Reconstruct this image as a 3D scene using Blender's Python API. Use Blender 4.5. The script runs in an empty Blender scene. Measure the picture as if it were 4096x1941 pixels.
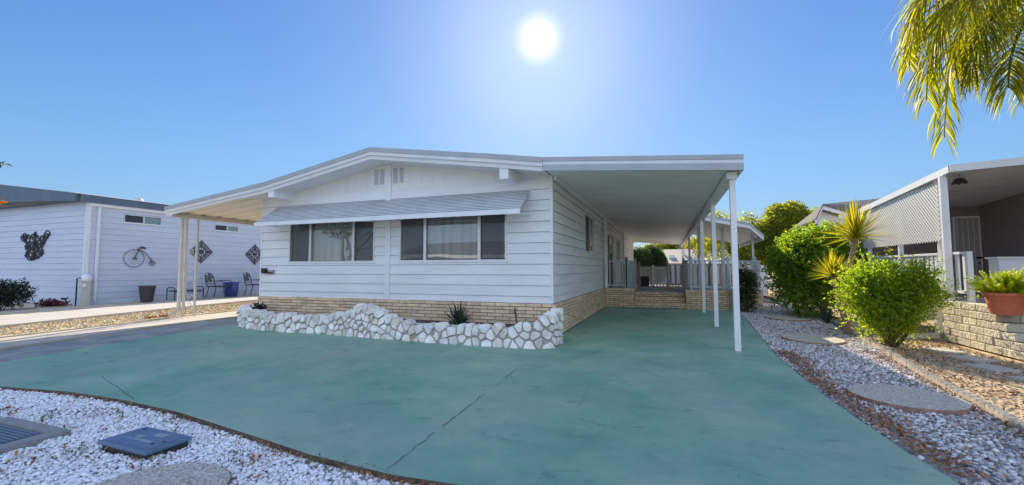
import bpy, math, random
import numpy as np
from mathutils import Vector, Matrix
R = math.radians
random.seed(7)
rng = np.random.default_rng(7)
SC = bpy.context.scene
COL = SC.collection

# ------------------------------------------------------------------ camera
F, PITCH, ROLL, YAW = 1696.12, 0.061375, -0.00192, 0.346852
CAM = Vector((0, 0, 1.27))
cd = bpy.data.cameras.new('camera')
cam = bpy.data.objects.new('camera', cd); COL.objects.link(cam)
cd.sensor_fit = 'HORIZONTAL'; cd.sensor_width = 36.0; cd.lens = F / 4096 * 36
cd.clip_start = 0.05; cd.clip_end = 2000
fw = Vector((-math.sin(YAW) * math.cos(PITCH), math.cos(YAW) * math.cos(PITCH), math.sin(PITCH)))
r0 = Vector((math.cos(YAW), math.sin(YAW), 0)); u0 = r0.cross(fw)
rr = math.cos(ROLL) * r0 + math.sin(ROLL) * u0
uu = -math.sin(ROLL) * r0 + math.cos(ROLL) * u0
m = Matrix((rr, uu, -fw)).transposed().to_4x4(); m.translation = CAM
cam.matrix_world = m
SC.camera = cam

# ------------------------------------------------------------------ light
SUN_DIR = Vector((-0.243, 0.839, 0.487)).normalized()
SUN_EL = math.asin(SUN_DIR.z); SUN_AZ = math.atan2(SUN_DIR.x, SUN_DIR.y)
world = bpy.data.worlds.new('World'); SC.world = world; world.use_nodes = True
nt = world.node_tree; nt.nodes.clear()
wo = nt.nodes.new('ShaderNodeOutputWorld'); bg = nt.nodes.new('ShaderNodeBackground')
sky = nt.nodes.new('ShaderNodeTexSky'); sky.sky_type = 'NISHITA'; sky.sun_disc = False
sky.sun_elevation = SUN_EL; sky.sun_rotation = SUN_AZ
sky.air_density = 1.0; sky.dust_density = 0.15; sky.ozone_density = 4.0; sky.altitude = 300
bg.inputs[1].default_value = 0.15
# the sun's own disc and its aureole in the air, a function of the direction in the sky only
tc = nt.nodes.new('ShaderNodeTexCoord')
dp = nt.nodes.new('ShaderNodeVectorMath'); dp.operation = 'DOT_PRODUCT'
nrm = nt.nodes.new('ShaderNodeVectorMath'); nrm.operation = 'NORMALIZE'
nt.links.new(tc.outputs['Generated'], nrm.inputs[0]); nt.links.new(nrm.outputs[0], dp.inputs[0])
dp.inputs[1].default_value = SUN_DIR
ac = nt.nodes.new('ShaderNodeMath'); ac.operation = 'ARCCOSINE'; nt.links.new(dp.outputs['Value'], ac.inputs[0])
ramp = nt.nodes.new('ShaderNodeValToRGB')
mr = nt.nodes.new('ShaderNodeMapRange'); mr.inputs['From Min'].default_value = 0; mr.inputs['From Max'].default_value = R(50)
nt.links.new(ac.outputs[0], mr.inputs['Value']); nt.links.new(mr.outputs[0], ramp.inputs[0])
els = ramp.color_ramp.elements
def stop(deg, v, tint=(1, .95, .82)):
    e = els.new(deg / 50.0); e.color = (v * tint[0], v * tint[1], v * tint[2], 1)
els[0].position = 0; els[0].color = (1, 1, .97, 1)
els[1].position = 1; els[1].color = (0, 0, 0, 1)
GL = 9.0
stop(1.5, 1.0); stop(2.15, .28); stop(3.3, .17); stop(5, .145); stop(8, .125); stop(13, .075); stop(20, .034); stop(30, .012)
ml = nt.nodes.new('ShaderNodeVectorMath'); ml.operation = 'SCALE'; ml.inputs['Scale'].default_value = GL
nt.links.new(ramp.outputs[0], ml.inputs[0])
ad = nt.nodes.new('ShaderNodeVectorMath'); ad.operation = 'ADD'
# soft shoulder on the sky's own brightness (keeps the bright half from dwarfing the rest) and a bluer air
bw = nt.nodes.new('ShaderNodeRGBToBW'); nt.links.new(sky.outputs[0], bw.inputs[0])
kk = nt.nodes.new('ShaderNodeMath'); kk.operation = 'MULTIPLY_ADD'; kk.inputs[1].default_value = .28; kk.inputs[2].default_value = 1; nt.links.new(bw.outputs[0], kk.inputs[0])
iv = nt.nodes.new('ShaderNodeMath'); iv.operation = 'DIVIDE'; iv.inputs[0].default_value = 1.9; nt.links.new(kk.outputs[0], iv.inputs[1])
sc_ = nt.nodes.new('ShaderNodeVectorMath'); sc_.operation = 'SCALE'; nt.links.new(sky.outputs[0], sc_.inputs[0]); nt.links.new(iv.outputs[0], sc_.inputs['Scale'])
tn = nt.nodes.new('ShaderNodeVectorMath'); tn.operation = 'MULTIPLY'; tn.inputs[1].default_value = (.45, .54, .64); nt.links.new(sc_.outputs[0], tn.inputs[0])
hs = nt.nodes.new('ShaderNodeHueSaturation'); hs.inputs['Saturation'].default_value = 1.0
sx = nt.nodes.new('ShaderNodeSeparateXYZ'); nt.links.new(nrm.outputs[0], sx.inputs[0])
er = nt.nodes.new('ShaderNodeValToRGB'); nt.links.new(sx.outputs['Z'], er.inputs[0])
er.color_ramp.elements[0].position = 0; er.color_ramp.elements[0].color = (1.12, .99, .90, 1)
er.color_ramp.elements[1].position = .75; er.color_ramp.elements[1].color = (.60, .74, .88, 1)
e_ = er.color_ramp.elements.new(.22); e_.color = (1.02, 1.0, .93, 1)
e_ = er.color_ramp.elements.new(.45); e_.color = (.78, .86, .90, 1)
em_ = nt.nodes.new('ShaderNodeVectorMath'); em_.operation = 'MULTIPLY'; nt.links.new(tn.outputs[0], em_.inputs[0]); nt.links.new(er.outputs[0], em_.inputs[1])
nt.links.new(em_.outputs[0], hs.inputs['Color'])
nt.links.new(hs.outputs[0], ad.inputs[0]); nt.links.new(ml.outputs[0], ad.inputs[1])
# added bright cloud, unseen behind the camera, to fill the shaded house front
bd = nt.nodes.new('ShaderNodeVectorMath'); bd.operation = 'DOT_PRODUCT'; bd.inputs[1].default_value = Vector((.30, -.86, .42)).normalized(); nt.links.new(nrm.outputs[0], bd.inputs[0])
cn = nt.nodes.new('ShaderNodeTexNoise'); cn.inputs['Scale'].default_value = 2.2; cn.inputs['Detail'].default_value = 7; nt.links.new(nrm.outputs[0], cn.inputs['Vector'])
cm = nt.nodes.new('ShaderNodeMapRange'); cm.interpolation_type = 'SMOOTHSTEP'; cm.inputs['From Min'].default_value = .05; cm.inputs['From Max'].default_value = .75; nt.links.new(bd.outputs['Value'], cm.inputs[0])
cv = nt.nodes.new('ShaderNodeMapRange'); cv.inputs['From Min'].default_value = .35; cv.inputs['From Max'].default_value = .65; cv.inputs['To Min'].default_value = .25; nt.links.new(cn.outputs['Fac'], cv.inputs[0])
cx_ = nt.nodes.new('ShaderNodeMath'); cx_.operation = 'MULTIPLY'; nt.links.new(cm.outputs[0], cx_.inputs[0]); nt.links.new(cv.outputs[0], cx_.inputs[1])
cl = nt.nodes.new('ShaderNodeVectorMath'); cl.operation = 'SCALE'; cl.inputs[0].default_value = (4.2, 4.6, 5.2); nt.links.new(cx_.outputs[0], cl.inputs['Scale'])
ad2 = nt.nodes.new('ShaderNodeVectorMath'); ad2.operation = 'ADD'; nt.links.new(cl.outputs[0], ad2.inputs[0]); nt.links.new(ad.outputs[0], ad2.inputs[1])
nt.links.new(ad2.outputs[0], bg.inputs[0]); nt.links.new(bg.outputs[0], wo.inputs[0])
sl = bpy.data.lights.new('sun', 'SUN'); sl.energy = 5.0; sl.angle = R(0.5); sl.color = (1, .87, .68)
so = bpy.data.objects.new('sun', sl); COL.objects.link(so)
so.rotation_euler = (-SUN_DIR).to_track_quat('-Z', 'Y').to_euler(); so.location = (0, 0, 30)
SC.view_settings.view_transform = 'Standard'; SC.view_settings.look = 'None'
SC.view_settings.exposure = 0.70; SC.view_settings.gamma = 1

# ------------------------------------------------------------------ materials
def mat(name, col, rough=.6, noise=0, nscale=4, metal=0, island=0, spec=.5, col2=None, bump=0, bscale=30, translucent=None, detail=4, stretch=None, distort=0.0, hue=0):
    m = bpy.data.materials.new(name); m.use_nodes = True
    t = m.node_tree; b = t.nodes['Principled BSDF']
    b.inputs['Roughness'].default_value = rough; b.inputs['Metallic'].default_value = metal
    b.inputs['Specular IOR Level'].default_value = spec
    c = (*col, 1)
    out = None
    co = t.nodes.new('ShaderNodeTexCoord')
    vec = co.outputs['Object']
    if stretch:
        mp = t.nodes.new('ShaderNodeMapping'); mp.inputs['Scale'].default_value = stretch
        t.links.new(vec, mp.inputs[0]); vec = mp.outputs[0]
    if noise or col2:
        n = t.nodes.new('ShaderNodeTexNoise'); n.inputs['Scale'].default_value = nscale; n.inputs['Detail'].default_value = detail
        n.inputs['Roughness'].default_value = .62; n.inputs['Distortion'].default_value = distort
        t.links.new(vec, n.inputs['Vector'])
        rp = t.nodes.new('ShaderNodeValToRGB'); rp.color_ramp.elements[0].position = .36; rp.color_ramp.elements[1].position = .64
        a = col; bb = col2 if col2 else col
        rp.color_ramp.elements[0].color = (*[x * (1 - noise) for x in a], 1)
        rp.color_ramp.elements[1].color = (*[x * (1 + noise * .6) for x in bb], 1)
        t.links.new(n.outputs['Fac'], rp.inputs[0]); out = rp.outputs[0]
    if island:
        g = t.nodes.new('ShaderNodeNewGeometry')
        h = t.nodes.new('ShaderNodeHueSaturation')
        if out: t.links.new(out, h.inputs['Color'])
        else: h.inputs['Color'].default_value = c
        v = t.nodes.new('ShaderNodeMapRange'); v.inputs['To Min'].default_value = 1 - island; v.inputs['To Max'].default_value = 1 + island
        t.links.new(g.outputs['Random Per Island'], v.inputs['Value']); t.links.new(v.outputs[0], h.inputs['Value'])
        if hue:
            w = t.nodes.new('ShaderNodeTexWhiteNoise'); w.noise_dimensions = '1D'; t.links.new(g.outputs['Random Per Island'], w.inputs['W'])
            hm = t.nodes.new('ShaderNodeMapRange'); hm.inputs['To Min'].default_value = .5 - hue; hm.inputs['To Max'].default_value = .5 + hue
            t.links.new(w.outputs['Value'], hm.inputs['Value']); t.links.new(hm.outputs[0], h.inputs['Hue'])
        out = h.outputs[0]
    if out: t.links.new(out, b.inputs['Base Color'])
    else: b.inputs['Base Color'].default_value = c
    if bump:
        n2 = t.nodes.new('ShaderNodeTexNoise'); n2.inputs['Scale'].default_value = bscale; n2.inputs['Detail'].default_value = 5
        t.links.new(vec, n2.inputs['Vector'])
        bp = t.nodes.new('ShaderNodeBump'); bp.inputs['Strength'].default_value = bump; bp.inputs['Distance'].default_value = .02
        t.links.new(n2.outputs['Fac'], bp.inputs['Height']); t.links.new(bp.outputs[0], b.inputs['Normal'])
    if translucent:
        tr = t.nodes.new('ShaderNodeBsdfTranslucent'); mx = t.nodes.new('ShaderNodeMixShader'); mx.inputs[0].default_value = translucent[3]
        if out:
            mm = t.nodes.new('ShaderNodeMix'); mm.data_type = 'RGBA'; mm.blend_type = 'MULTIPLY'; mm.inputs[0].default_value = 1
            t.links.new(out, mm.inputs[6]); mm.inputs[7].default_value = (*translucent[:3], 1); t.links.new(mm.outputs[2], tr.inputs[0])
        else: tr.inputs[0].default_value = (*translucent[:3], 1)
        t.links.new(b.outputs[0], mx.inputs[1]); t.links.new(tr.outputs[0], mx.inputs[2])
        t.links.new(mx.outputs[0], t.nodes['Material Output'].inputs[0])
    return m

def glass(name, tint=(.75, .8, .8), refl=1.0):
    m = bpy.data.materials.new(name); m.use_nodes = True; t = m.node_tree; t.nodes.clear()
    o = t.nodes.new('ShaderNodeOutputMaterial'); g = t.nodes.new('ShaderNodeBsdfGlossy'); g.inputs['Roughness'].default_value = .015
    tp = t.nodes.new('ShaderNodeBsdfTransparent'); tp.inputs[0].default_value = (*tint, 1)
    fr = t.nodes.new('ShaderNodeFresnel'); fr.inputs[0].default_value = 1.75
    mu = t.nodes.new('ShaderNodeMath'); mu.operation = 'MULTIPLY_ADD'; mu.inputs[1].default_value = refl; mu.inputs[2].default_value = .085
    n = t.nodes.new('ShaderNodeTexNoise'); n.inputs['Scale'].default_value = 1.6
    b = t.nodes.new('ShaderNodeBump'); b.inputs['Strength'].default_value = .04; b.inputs['Distance'].default_value = .05
    t.links.new(n.outputs['Fac'], b.inputs['Height']); t.links.new(b.outputs[0], g.inputs['Normal'])
    mx = t.nodes.new('ShaderNodeMixShader')
    t.links.new(fr.outputs[0], mu.inputs[0]); t.links.new(mu.outputs[0], mx.inputs[0]); t.links.new(tp.outputs[0], mx.inputs[1]); t.links.new(g.outputs[0], mx.inputs[2])
    t.links.new(mx.outputs[0], o.inputs[0]); return m

def screen_mat(name):
    m = bpy.data.materials.new(name); m.use_nodes = True; t = m.node_tree; b = t.nodes['Principled BSDF']
    b.inputs['Base Color'].default_value = (.06, .06, .075, 1); b.inputs['Roughness'].default_value = .5; b.inputs['Alpha'].default_value = .55
    return m

M = {}
M['siding'] = mat('painted siding', (.80, .80, .79), .5, noise=.08, nscale=1.3, bump=.05, bscale=14, stretch=(.5, .5, 3))
M['shade_line'] = mat('painted shade line', (.31, .32, .35), .8, noise=.3, nscale=3)  # dark colour stands in for the shadow under laps and slats
M['gable'] = mat('painted gable board', (.80, .79, .76), .55, noise=.06, nscale=1.5)
M['trim'] = mat('white trim', (.80, .80, .80), .45, noise=.04, nscale=3)
M['fascia'] = mat('fascia paint', (.70, .71, .72), .4, noise=.05, nscale=2)
M['cap'] = mat('grey metal fascia cap', (.40, .42, .43), .45, noise=.08, nscale=2)
M['soffit'] = mat('soffit paint', (.72, .71, .70), .6, noise=.05, nscale=1)
M['ceiling'] = mat('awning pan metal', (.84, .82, .79), .4, noise=.07, nscale=.8, stretch=(1, 3, 1))
M['leftceil'] = mat('cream awning pan', (.78, .72, .60), .4, noise=.05, nscale=.8)
M['cream'] = mat('cream post paint', (.62, .58, .49), .45, noise=.08, nscale=5)
M['rooftop'] = mat('roof coating', (.72, .72, .70), .7, noise=.1, nscale=2)
M['brick'] = mat('buff brick', (.80, .58, .37), .85, noise=.12, nscale=9, island=.16, bump=.3, bscale=60, hue=.012)
M['mortar'] = mat('raked mortar', (.10, .08, .07), .95, noise=.2, nscale=20)
M['stone'] = mat('white quartz stone', (.80, .71, .60), .75, noise=.10, nscale=5, island=.13, bump=.8, bscale=20, hue=.012, col2=(.88, .86, .83))
M['stonem'] = mat('grey stone mortar', (.42, .36, .32), .95, noise=.2, nscale=15, bump=.5, bscale=40)
M['soil'] = mat('planter soil', (.10, .08, .065), .95, noise=.3, nscale=12, bump=.6, bscale=40)
M['alu'] = mat('aluminium frame', (.62, .63, .63), .35, metal=.5, noise=.05, nscale=6)
M['glass'] = glass('window glass', (.88,.92,.94))
M['glassd'] = glass('door glass', (.5, .55, .55), 1.2)
M['screen'] = screen_mat('insect screen')
M['blind'] = mat('vertical blind', (.68, .66, .66), .7, island=.12)
M['blindpale'] = mat('pale curtain', (.72, .76, .76), .8, noise=.05, nscale=8)
M['room'] = mat('dim room', (.22, .22, .24), .9, noise=.1, nscale=1)
M['awning'] = mat('white slat awning', (.78, .79, .81), .38, noise=.05, nscale=2)
M['dark'] = mat('dark slot', (.03, .03, .03), .8)
M['black'] = mat('black iron', (.018, .017, .02), .45, noise=.2, nscale=20)
M['bike'] = mat('grey painted wire', (.13, .12, .13), .5, noise=.3, nscale=20)
M['iron'] = mat('dark bronze iron', (.03, .024, .024), .5, noise=.3, nscale=20)
M['rail'] = mat('grey railing paint', (.50, .55, .56), .5, noise=.06, nscale=4)
M['railtan'] = mat('weathered tan railing', (.42, .37, .31), .6, noise=.1, nscale=4)
M['deck'] = mat('grey deck carpet', (.42, .41, .40), .9, noise=.15, nscale=4)
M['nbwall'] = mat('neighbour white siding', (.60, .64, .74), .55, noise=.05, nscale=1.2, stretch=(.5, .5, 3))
M['nbroof'] = mat('slate blue roof fascia', (.11, .15, .20), .6, noise=.12, nscale=2)
M['concrete'] = mat('pale concrete', (.52, .48, .42), .85, noise=.10, nscale=2.5, bump=.2, bscale=40)
M['kerb'] = mat('tan kerb concrete', (.52, .47, .39), .85, noise=.12, nscale=3, bump=.2, bscale=40)
M['straw'] = mat('dry weedy gravel bed', (.56, .43, .24), .95, noise=.2, nscale=5, col2=(.66, .58, .45), bump=.8, bscale=35, detail=8)
M['dirt'] = mat('leafy tan dirt', (.44, .29, .15), .95, noise=.3, nscale=6, col2=(.60, .45, .27), bump=.8, bscale=40, detail=9)
M['gravelbed'] = mat('gravel fines', (.36, .33, .31), .95, noise=.35, nscale=22, col2=(.52, .50, .49), bump=.9, bscale=60, detail=8)
M['palebed'] = mat('pale gravel fines', (.55, .53, .52), .95, noise=.25, nscale=22, col2=(.66, .65, .64), bump=.6, bscale=60)
M['ground'] = mat('bare ground', (.30, .26, .20), .95, noise=.2, nscale=.7)
M['asphalt'] = mat('worn pale street', (.24, .225, .205), .9, noise=.2, nscale=30, bump=.3, bscale=80)
M['pebble'] = mat('white pebble', (.86, .84, .84), .7, island=.13, noise=.05, nscale=30)
M['rock'] = mat('landscape rock', (.60, .57, .56), .8, island=.48, noise=.12, nscale=25, hue=.02)
M['terracotta'] = mat('terracotta', (.62, .17, .08), .75, noise=.1, nscale=6)
M['agg'] = mat('exposed aggregate', (.46, .41, .33), .9, noise=.30, nscale=60, col2=(.66, .60, .50), bump=.7, bscale=90)
M['aggrim'] = mat('reddish stone rim', (.36, .21, .15), .9, noise=.2, nscale=20)
M['block'] = mat('split face block', (.60, .55, .42), .92, noise=.2, nscale=6, island=.14, bump=1.0, bscale=24, detail=8)
M['bedstone'] = mat('pale bed stone', (.64, .55, .42), .9, island=.18)
M['edging'] = mat('scalloped edging concrete', (.47, .40, .30), .9, noise=.18, nscale=12, island=.06, bump=.4, bscale=40)
M['lattice'] = mat('white lattice', (.70, .68, .63), .5)
M['mauve'] = mat('mauve grey stucco wall', (.30, .25, .25), .85, noise=.1, nscale=9, bump=.3, bscale=60)
M['door'] = mat('grey panel door', (.42, .40, .36), .6, noise=.05, nscale=2)
M['bluebox'] = mat('blue grey plastic lid', (.13, .19, .29), .55, noise=.12, nscale=5, bump=.15, bscale=60)
M['plate'] = mat('pale lid marking', (.30, .33, .37), .6)
M['vault'] = mat('grey vault concrete', (.30, .29, .29), .9, noise=.15, nscale=9, bump=.4, bscale=60)
M['grate'] = mat('blue grey grate', (.17, .22, .28), .6)
M['pvc'] = mat('white pvc pipe', (.75, .77, .80), .4)
M['bluepot'] = mat('cobalt glaze', (.03, .07, .28), .2)
M['brownpot'] = mat('dark brown planter', (.055, .05, .055), .6)
M['redbrick'] = mat('red brick', (.36, .12, .06), .9, noise=.2, nscale=20)
M['bark'] = mat('bark', (.13, .10, .075), .95, noise=.3, nscale=14, bump=.8, bscale=30)
M['yuccabark'] = mat('yucca bark', (.36, .27, .18), .95, noise=.3, nscale=18, bump=.8, bscale=40)
M['shingle'] = mat('grey shingle', (.17, .155, .15), .95, noise=.25, nscale=14, bump=.5, bscale=50)
M['timber'] = mat('weathered timber', (.30, .25, .19), .9, noise=.25, nscale=8, stretch=(1, 6, 1))
M['litter'] = mat('dry leaves', (.30, .14, .05), .85, island=.5, hue=.03)
M['red'] = mat('maroon leaves', (.11, .012, .03), .7, island=.4)
M['moss'] = mat('small weeds', (.15, .155, .06), .8, island=.4)
M['cardboard'] = mat('stained steel', (.28, .25, .2), .6)
def leafm(name, col, tr, island=.35, hue=.012, fac=.5):
    return mat(name, col, .45, island=island, hue=hue, translucent=(*tr, fac), spec=.35)
M['l_bush'] = leafm('bright shrub leaves', (.075, .125, .014), (8.0, 6.4, 1.2))
M['l_big'] = leafm('big shrub leaves', (.058, .100, .020), (8.6, 7.2, 1.3))
M['l_dark'] = leafm('dark shrub leaves', (.040, .062, .030), (2.5, 2.5, 1.0))
M['l_tree'] = leafm('far tree leaves', (.09, .12, .025), (7.0, 5.4, 1.4))
M['l_hedge'] = leafm('far hedge leaves', (.050, .085, .040), (2.4, 2.4, 1.2))
M['l_palm'] = leafm('palm leaflets', (.095, .12, .014), (5.8, 4.5, .5), island=.45, hue=.02, fac=.55)
M['l_yucca'] = leafm('yucca blades', (.13, .15, .020), (5.4, 4.0, .8), fac=.5)
M['l_agave'] = leafm('blue green blades', (.045, .085, .055), (1.5, 1.6, 1.2), fac=.3)
M['l_fern'] = leafm('foxtail fern', (.17, .22, .014), (6.2, 5.2, .6), fac=.5)
M['l_orange'] = leafm('orange leaves', (.32, .13, .02), (2.5, 2, 1))
M['petal'] = leafm('pink blossom', (.7, .45, .5), (1, 1, 1))

def driveway_mat():
    m = bpy.data.materials.new('worn teal driveway paint'); m.use_nodes = True; t = m.node_tree; b = t.nodes['Principled BSDF']
    co = t.nodes.new('ShaderNodeTexCoord')
    def noise(s, d=6, r=.6, stretch=None, dist=0):
        n = t.nodes.new('ShaderNodeTexNoise'); n.inputs['Scale'].default_value = s; n.inputs['Detail'].default_value = d; n.inputs['Roughness'].default_value = r; n.inputs['Distortion'].default_value = dist
        v = co.outputs['Object']
        if stretch:
            mp = t.nodes.new('ShaderNodeMapping'); mp.inputs['Scale'].default_value = stretch; t.links.new(v, mp.inputs[0]); v = mp.outputs[0]
        t.links.new(v, n.inputs['Vector']); return n.outputs['Fac']
    def rampn(fac, stops):
        r = t.nodes.new('ShaderNodeValToRGB'); e = r.color_ramp.elements
        e[0].position, e[0].color = stops[0][0], (*stops[0][1], 1); e[1].position, e[1].color = stops[-1][0], (*stops[-1][1], 1)
        for p, c in stops[1:-1]:
            k = e.new(p); k.color = (*c, 1)
        t.links.new(fac, r.inputs[0]); return r.outputs[0]
    def mix(a, bb, f):
        x = t.nodes.new('ShaderNodeMix'); x.data_type = 'RGBA'; x.clamp_factor = True
        t.links.new(f, x.inputs[0]); t.links.new(a, x.inputs[6]); t.links.new(bb, x.inputs[7]); return x.outputs[2]
    base = rampn(noise(.7, 9, .66), [(.3, (.135, .285, .215)), (.48, (.215, .395, .28)), (.68, (.37, .50, .345))])
    grey = rampn(noise(5, 6), [(.3, (.25, .345, .29)), (.7, (.40, .475, .38))])
    def mr_(fac, a, b_, hi):
        q = t.nodes.new('ShaderNodeMapRange'); q.inputs['From Min'].default_value = a; q.inputs['From Max'].default_value = b_; q.inputs['To Max'].default_value = hi
        t.links.new(fac, q.inputs[0]); return q.outputs[0]
    def rgb(c_):
        q = t.nodes.new('ShaderNodeRGB'); q.outputs[0].default_value = (*c_, 1); return q.outputs[0]
    c = mix(base, grey, mr_(noise(.45, 10, .72, (1, .7, 1)), .46, .66, .9))
    c = mix(c, rgb((.07, .135, .12)), mr_(noise(2.2, 9, .74, (1.0, 1.7, 1), .5), .57, .72, .70))        # stains
    c = mix(c, rgb((.075, .14, .125)), mr_(noise(1.1, 9, .72, (2.6, .35, 1), .3), .60, .74, .55))        # rubbed lengthways, tyre and drip streaks
    c = mix(c, rgb((.40, .44, .38)), mr_(noise(1.7, 10, .75, (1.3, 1, 1), .8), .60, .68, .45))           # paint worn to concrete
    c = mix(c, rgb((.36, .40, .35)), mr_(noise(30, 4, .55), .62, .72, .55))
    c = mix(c, rgb((.05, .09, .08)), mr_(noise(22, 4, .6, (1, 1.3, 1)), .66, .74, .65))
    t.links.new(c, b.inputs['Base Color']); b.inputs['Roughness'].default_value = .62; b.inputs['Specular IOR Level'].default_value = .35
    bp = t.nodes.new('ShaderNodeBump'); bp.inputs['Strength'].default_value = .25; bp.inputs['Distance'].default_value = .008
    t.links.new(noise(45, 6), bp.inputs['Height']); t.links.new(bp.outputs[0], b.inputs['Normal'])
    return m
M['drive'] = driveway_mat()
M['joint'] = mat('filled joint', (.09, .12, .11), .9, noise=.3, nscale=20)
M['slabedge'] = mat('earthy slab edge', (.16, .12, .09), .95, noise=.35, nscale=14, bump=.8, bscale=30)
M['apron'] = mat('grey concrete apron', (.24, .27, .26), .75, noise=.14, nscale=2.2, col2=(.33, .34, .31), bump=.2, bscale=45, detail=8)

# ------------------------------------------------------------------ mesh helpers
class MB:
    def __init__(s): s.v = []; s.f = []; s.mi = []; s.cur = 0
    def add(s, vs, fs):
        o = len(s.v); s.v += [tuple(x) for x in vs]; s.f += [tuple(i + o for i in q) for q in fs]; s.mi += [s.cur] * len(fs); return s
    def box(s, x0, x1, y0, y1, z0, z1):
        return s.add([(x0,y0,z0),(x1,y0,z0),(x1,y1,z0),(x0,y1,z0),(x0,y0,z1),(x1,y0,z1),(x1,y1,z1),(x0,y1,z1)],
                     [(0,3,2,1),(4,5,6,7),(0,1,5,4),(1,2,6,5),(2,3,7,6),(3,0,4,7)])
    def obox(s, c, ax, ay, az):            # centre and three half-axes
        c = Vector(c); ax, ay, az = Vector(ax), Vector(ay), Vector(az)
        P = [c + i*ax + j*ay + k*az for k in (-1,1) for i, j in ((-1,-1),(1,-1),(1,1),(-1,1))]
        return s.add(P, [(0,3,2,1),(4,5,6,7),(0,1,5,4),(1,2,6,5),(2,3,7,6),(3,0,4,7)])
    def bar(s, a, b, w, h, up=(0,0,1)):    # rectangular bar from a to b
        a, b = Vector(a), Vector(b); d = b - a; L = d.length
        if L < 1e-6: return s
        d /= L; up = Vector(up); side = d.cross(up)
        if side.length < 1e-4: side = d.cross(Vector((1,0,0)))
        side.normalize(); u2 = side.cross(d)
        return s.obox((a + b) / 2, d * L / 2, side * w / 2, u2 * h / 2)
    def tube(s, pts, r, n=8, closed=False, r1=None):
        pts = [Vector(p) for p in pts]; N = len(pts); V = []
        prev = None
        for i, p in enumerate(pts):
            if closed: d = pts[(i+1) % N] - pts[i-1]
            else: d = pts[min(i+1, N-1)] - pts[max(i-1, 0)]
            d.normalize()
            a = prev if prev is not None else Vector((0.13, 0.27, 1))
            a = a - d * a.dot(d)
            if a.length < 1e-3: a = Vector((1, 0.2, 0)) - d * d.x
            a.normalize(); prev = a; b = d.cross(a)
            rad = r[i] if isinstance(r, (list, tuple)) else (r if r1 is None else r + (r1 - r) * i / max(1, N-1))
            for k in range(n):
                t = 2*math.pi*k/n; V.append(p + float(rad)*(a*math.cos(t) + b*math.sin(t)))
        Fc = []
        rng_ = N if closed else N-1
        for i in range(rng_):
            j = (i+1) % N
            for k in range(n):
                Fc.append((i*n+k, i*n+(k+1)%n, j*n+(k+1)%n, j*n+k))
        if not closed:
            Fc.append(tuple(range(n-1, -1, -1))); Fc.append(tuple((N-1)*n+k for k in range(n)))
        return s.add(V, Fc)
    def prism(s, poly, a, b, axis='y'):    # polygon extruded along an axis
        n = len(poly)
        def pt(p, t):
            return (p[0], t, p[1]) if axis == 'y' else ((t, p[0], p[1]) if axis == 'x' else (p[0], p[1], t))
        V = [pt(p, a) for p in poly] + [pt(p, b) for p in poly]
        Fc = [tuple(range(n)), tuple(range(2*n-1, n-1, -1))] + [(i, i+n, (i+1)%n+n, (i+1)%n) for i in range(n)]
        return s.add(V, Fc)
    def lathe(s, prof, n=24, c=(0,0,0)):
        V = []; Fc = []
        for r, z in prof:
            for k in range(n):
                t = 2*math.pi*k/n; V.append((c[0]+r*math.cos(t), c[1]+r*math.sin(t), c[2]+z))
        for i in range(len(prof)-1):
            for k in range(n): Fc.append((i*n+k, i*n+(k+1)%n, (i+1)*n+(k+1)%n, (i+1)*n+k))
        Fc.append(tuple(range(n-1, -1, -1))); Fc.append(tuple((len(prof)-1)*n+k for k in range(n)))
        return s.add(V, Fc)
    def build(s, name, m, parent=None, smooth=False, label=None, fix=True):
        me = bpy.data.meshes.new(name); me.from_pydata(s.v, [], s.f)
        for x in (m if isinstance(m, (list, tuple)) else [m]): me.materials.append(x)
        me.polygons.foreach_set('material_index', s.mi)
        if fix:
            import bmesh
            b = bmesh.new(); b.from_mesh(me); bmesh.ops.recalc_face_normals(b, faces=b.faces); b.to_mesh(me); b.free()
        if smooth: me.polygons.foreach_set('use_smooth', [True]*len(me.polygons))
        me.update()
        o = bpy.data.objects.new(name, me); COL.objects.link(o)
        if parent: o.parent = parent; o.matrix_parent_inverse = parent.matrix_basis.inverted()
        if label: o['label'] = label
        return o

def npmesh(name, V, Fa, m, parent=None, smooth=False):
    me = bpy.data.meshes.new(name); k = Fa.shape[1]
    me.vertices.add(len(V)); me.vertices.foreach_set('co', np.ascontiguousarray(V, dtype=np.float32).ravel())
    me.loops.add(Fa.size); me.loops.foreach_set('vertex_index', np.ascontiguousarray(Fa, dtype=np.int32).ravel())
    me.polygons.add(len(Fa)); me.polygons.foreach_set('loop_start', np.arange(0, Fa.size, k, dtype=np.int32))
    me.polygons.foreach_set('loop_total', np.full(len(Fa), k, dtype=np.int32))
    if smooth: me.polygons.foreach_set('use_smooth', np.ones(len(Fa), dtype=bool))
    me.update(calc_edges=True); me.validate()
    me.materials.append(m)
    o = bpy.data.objects.new(name, me); COL.objects.link(o)
    if parent: o.parent = parent; o.matrix_parent_inverse = parent.matrix_basis.inverted()
    return o

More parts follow.
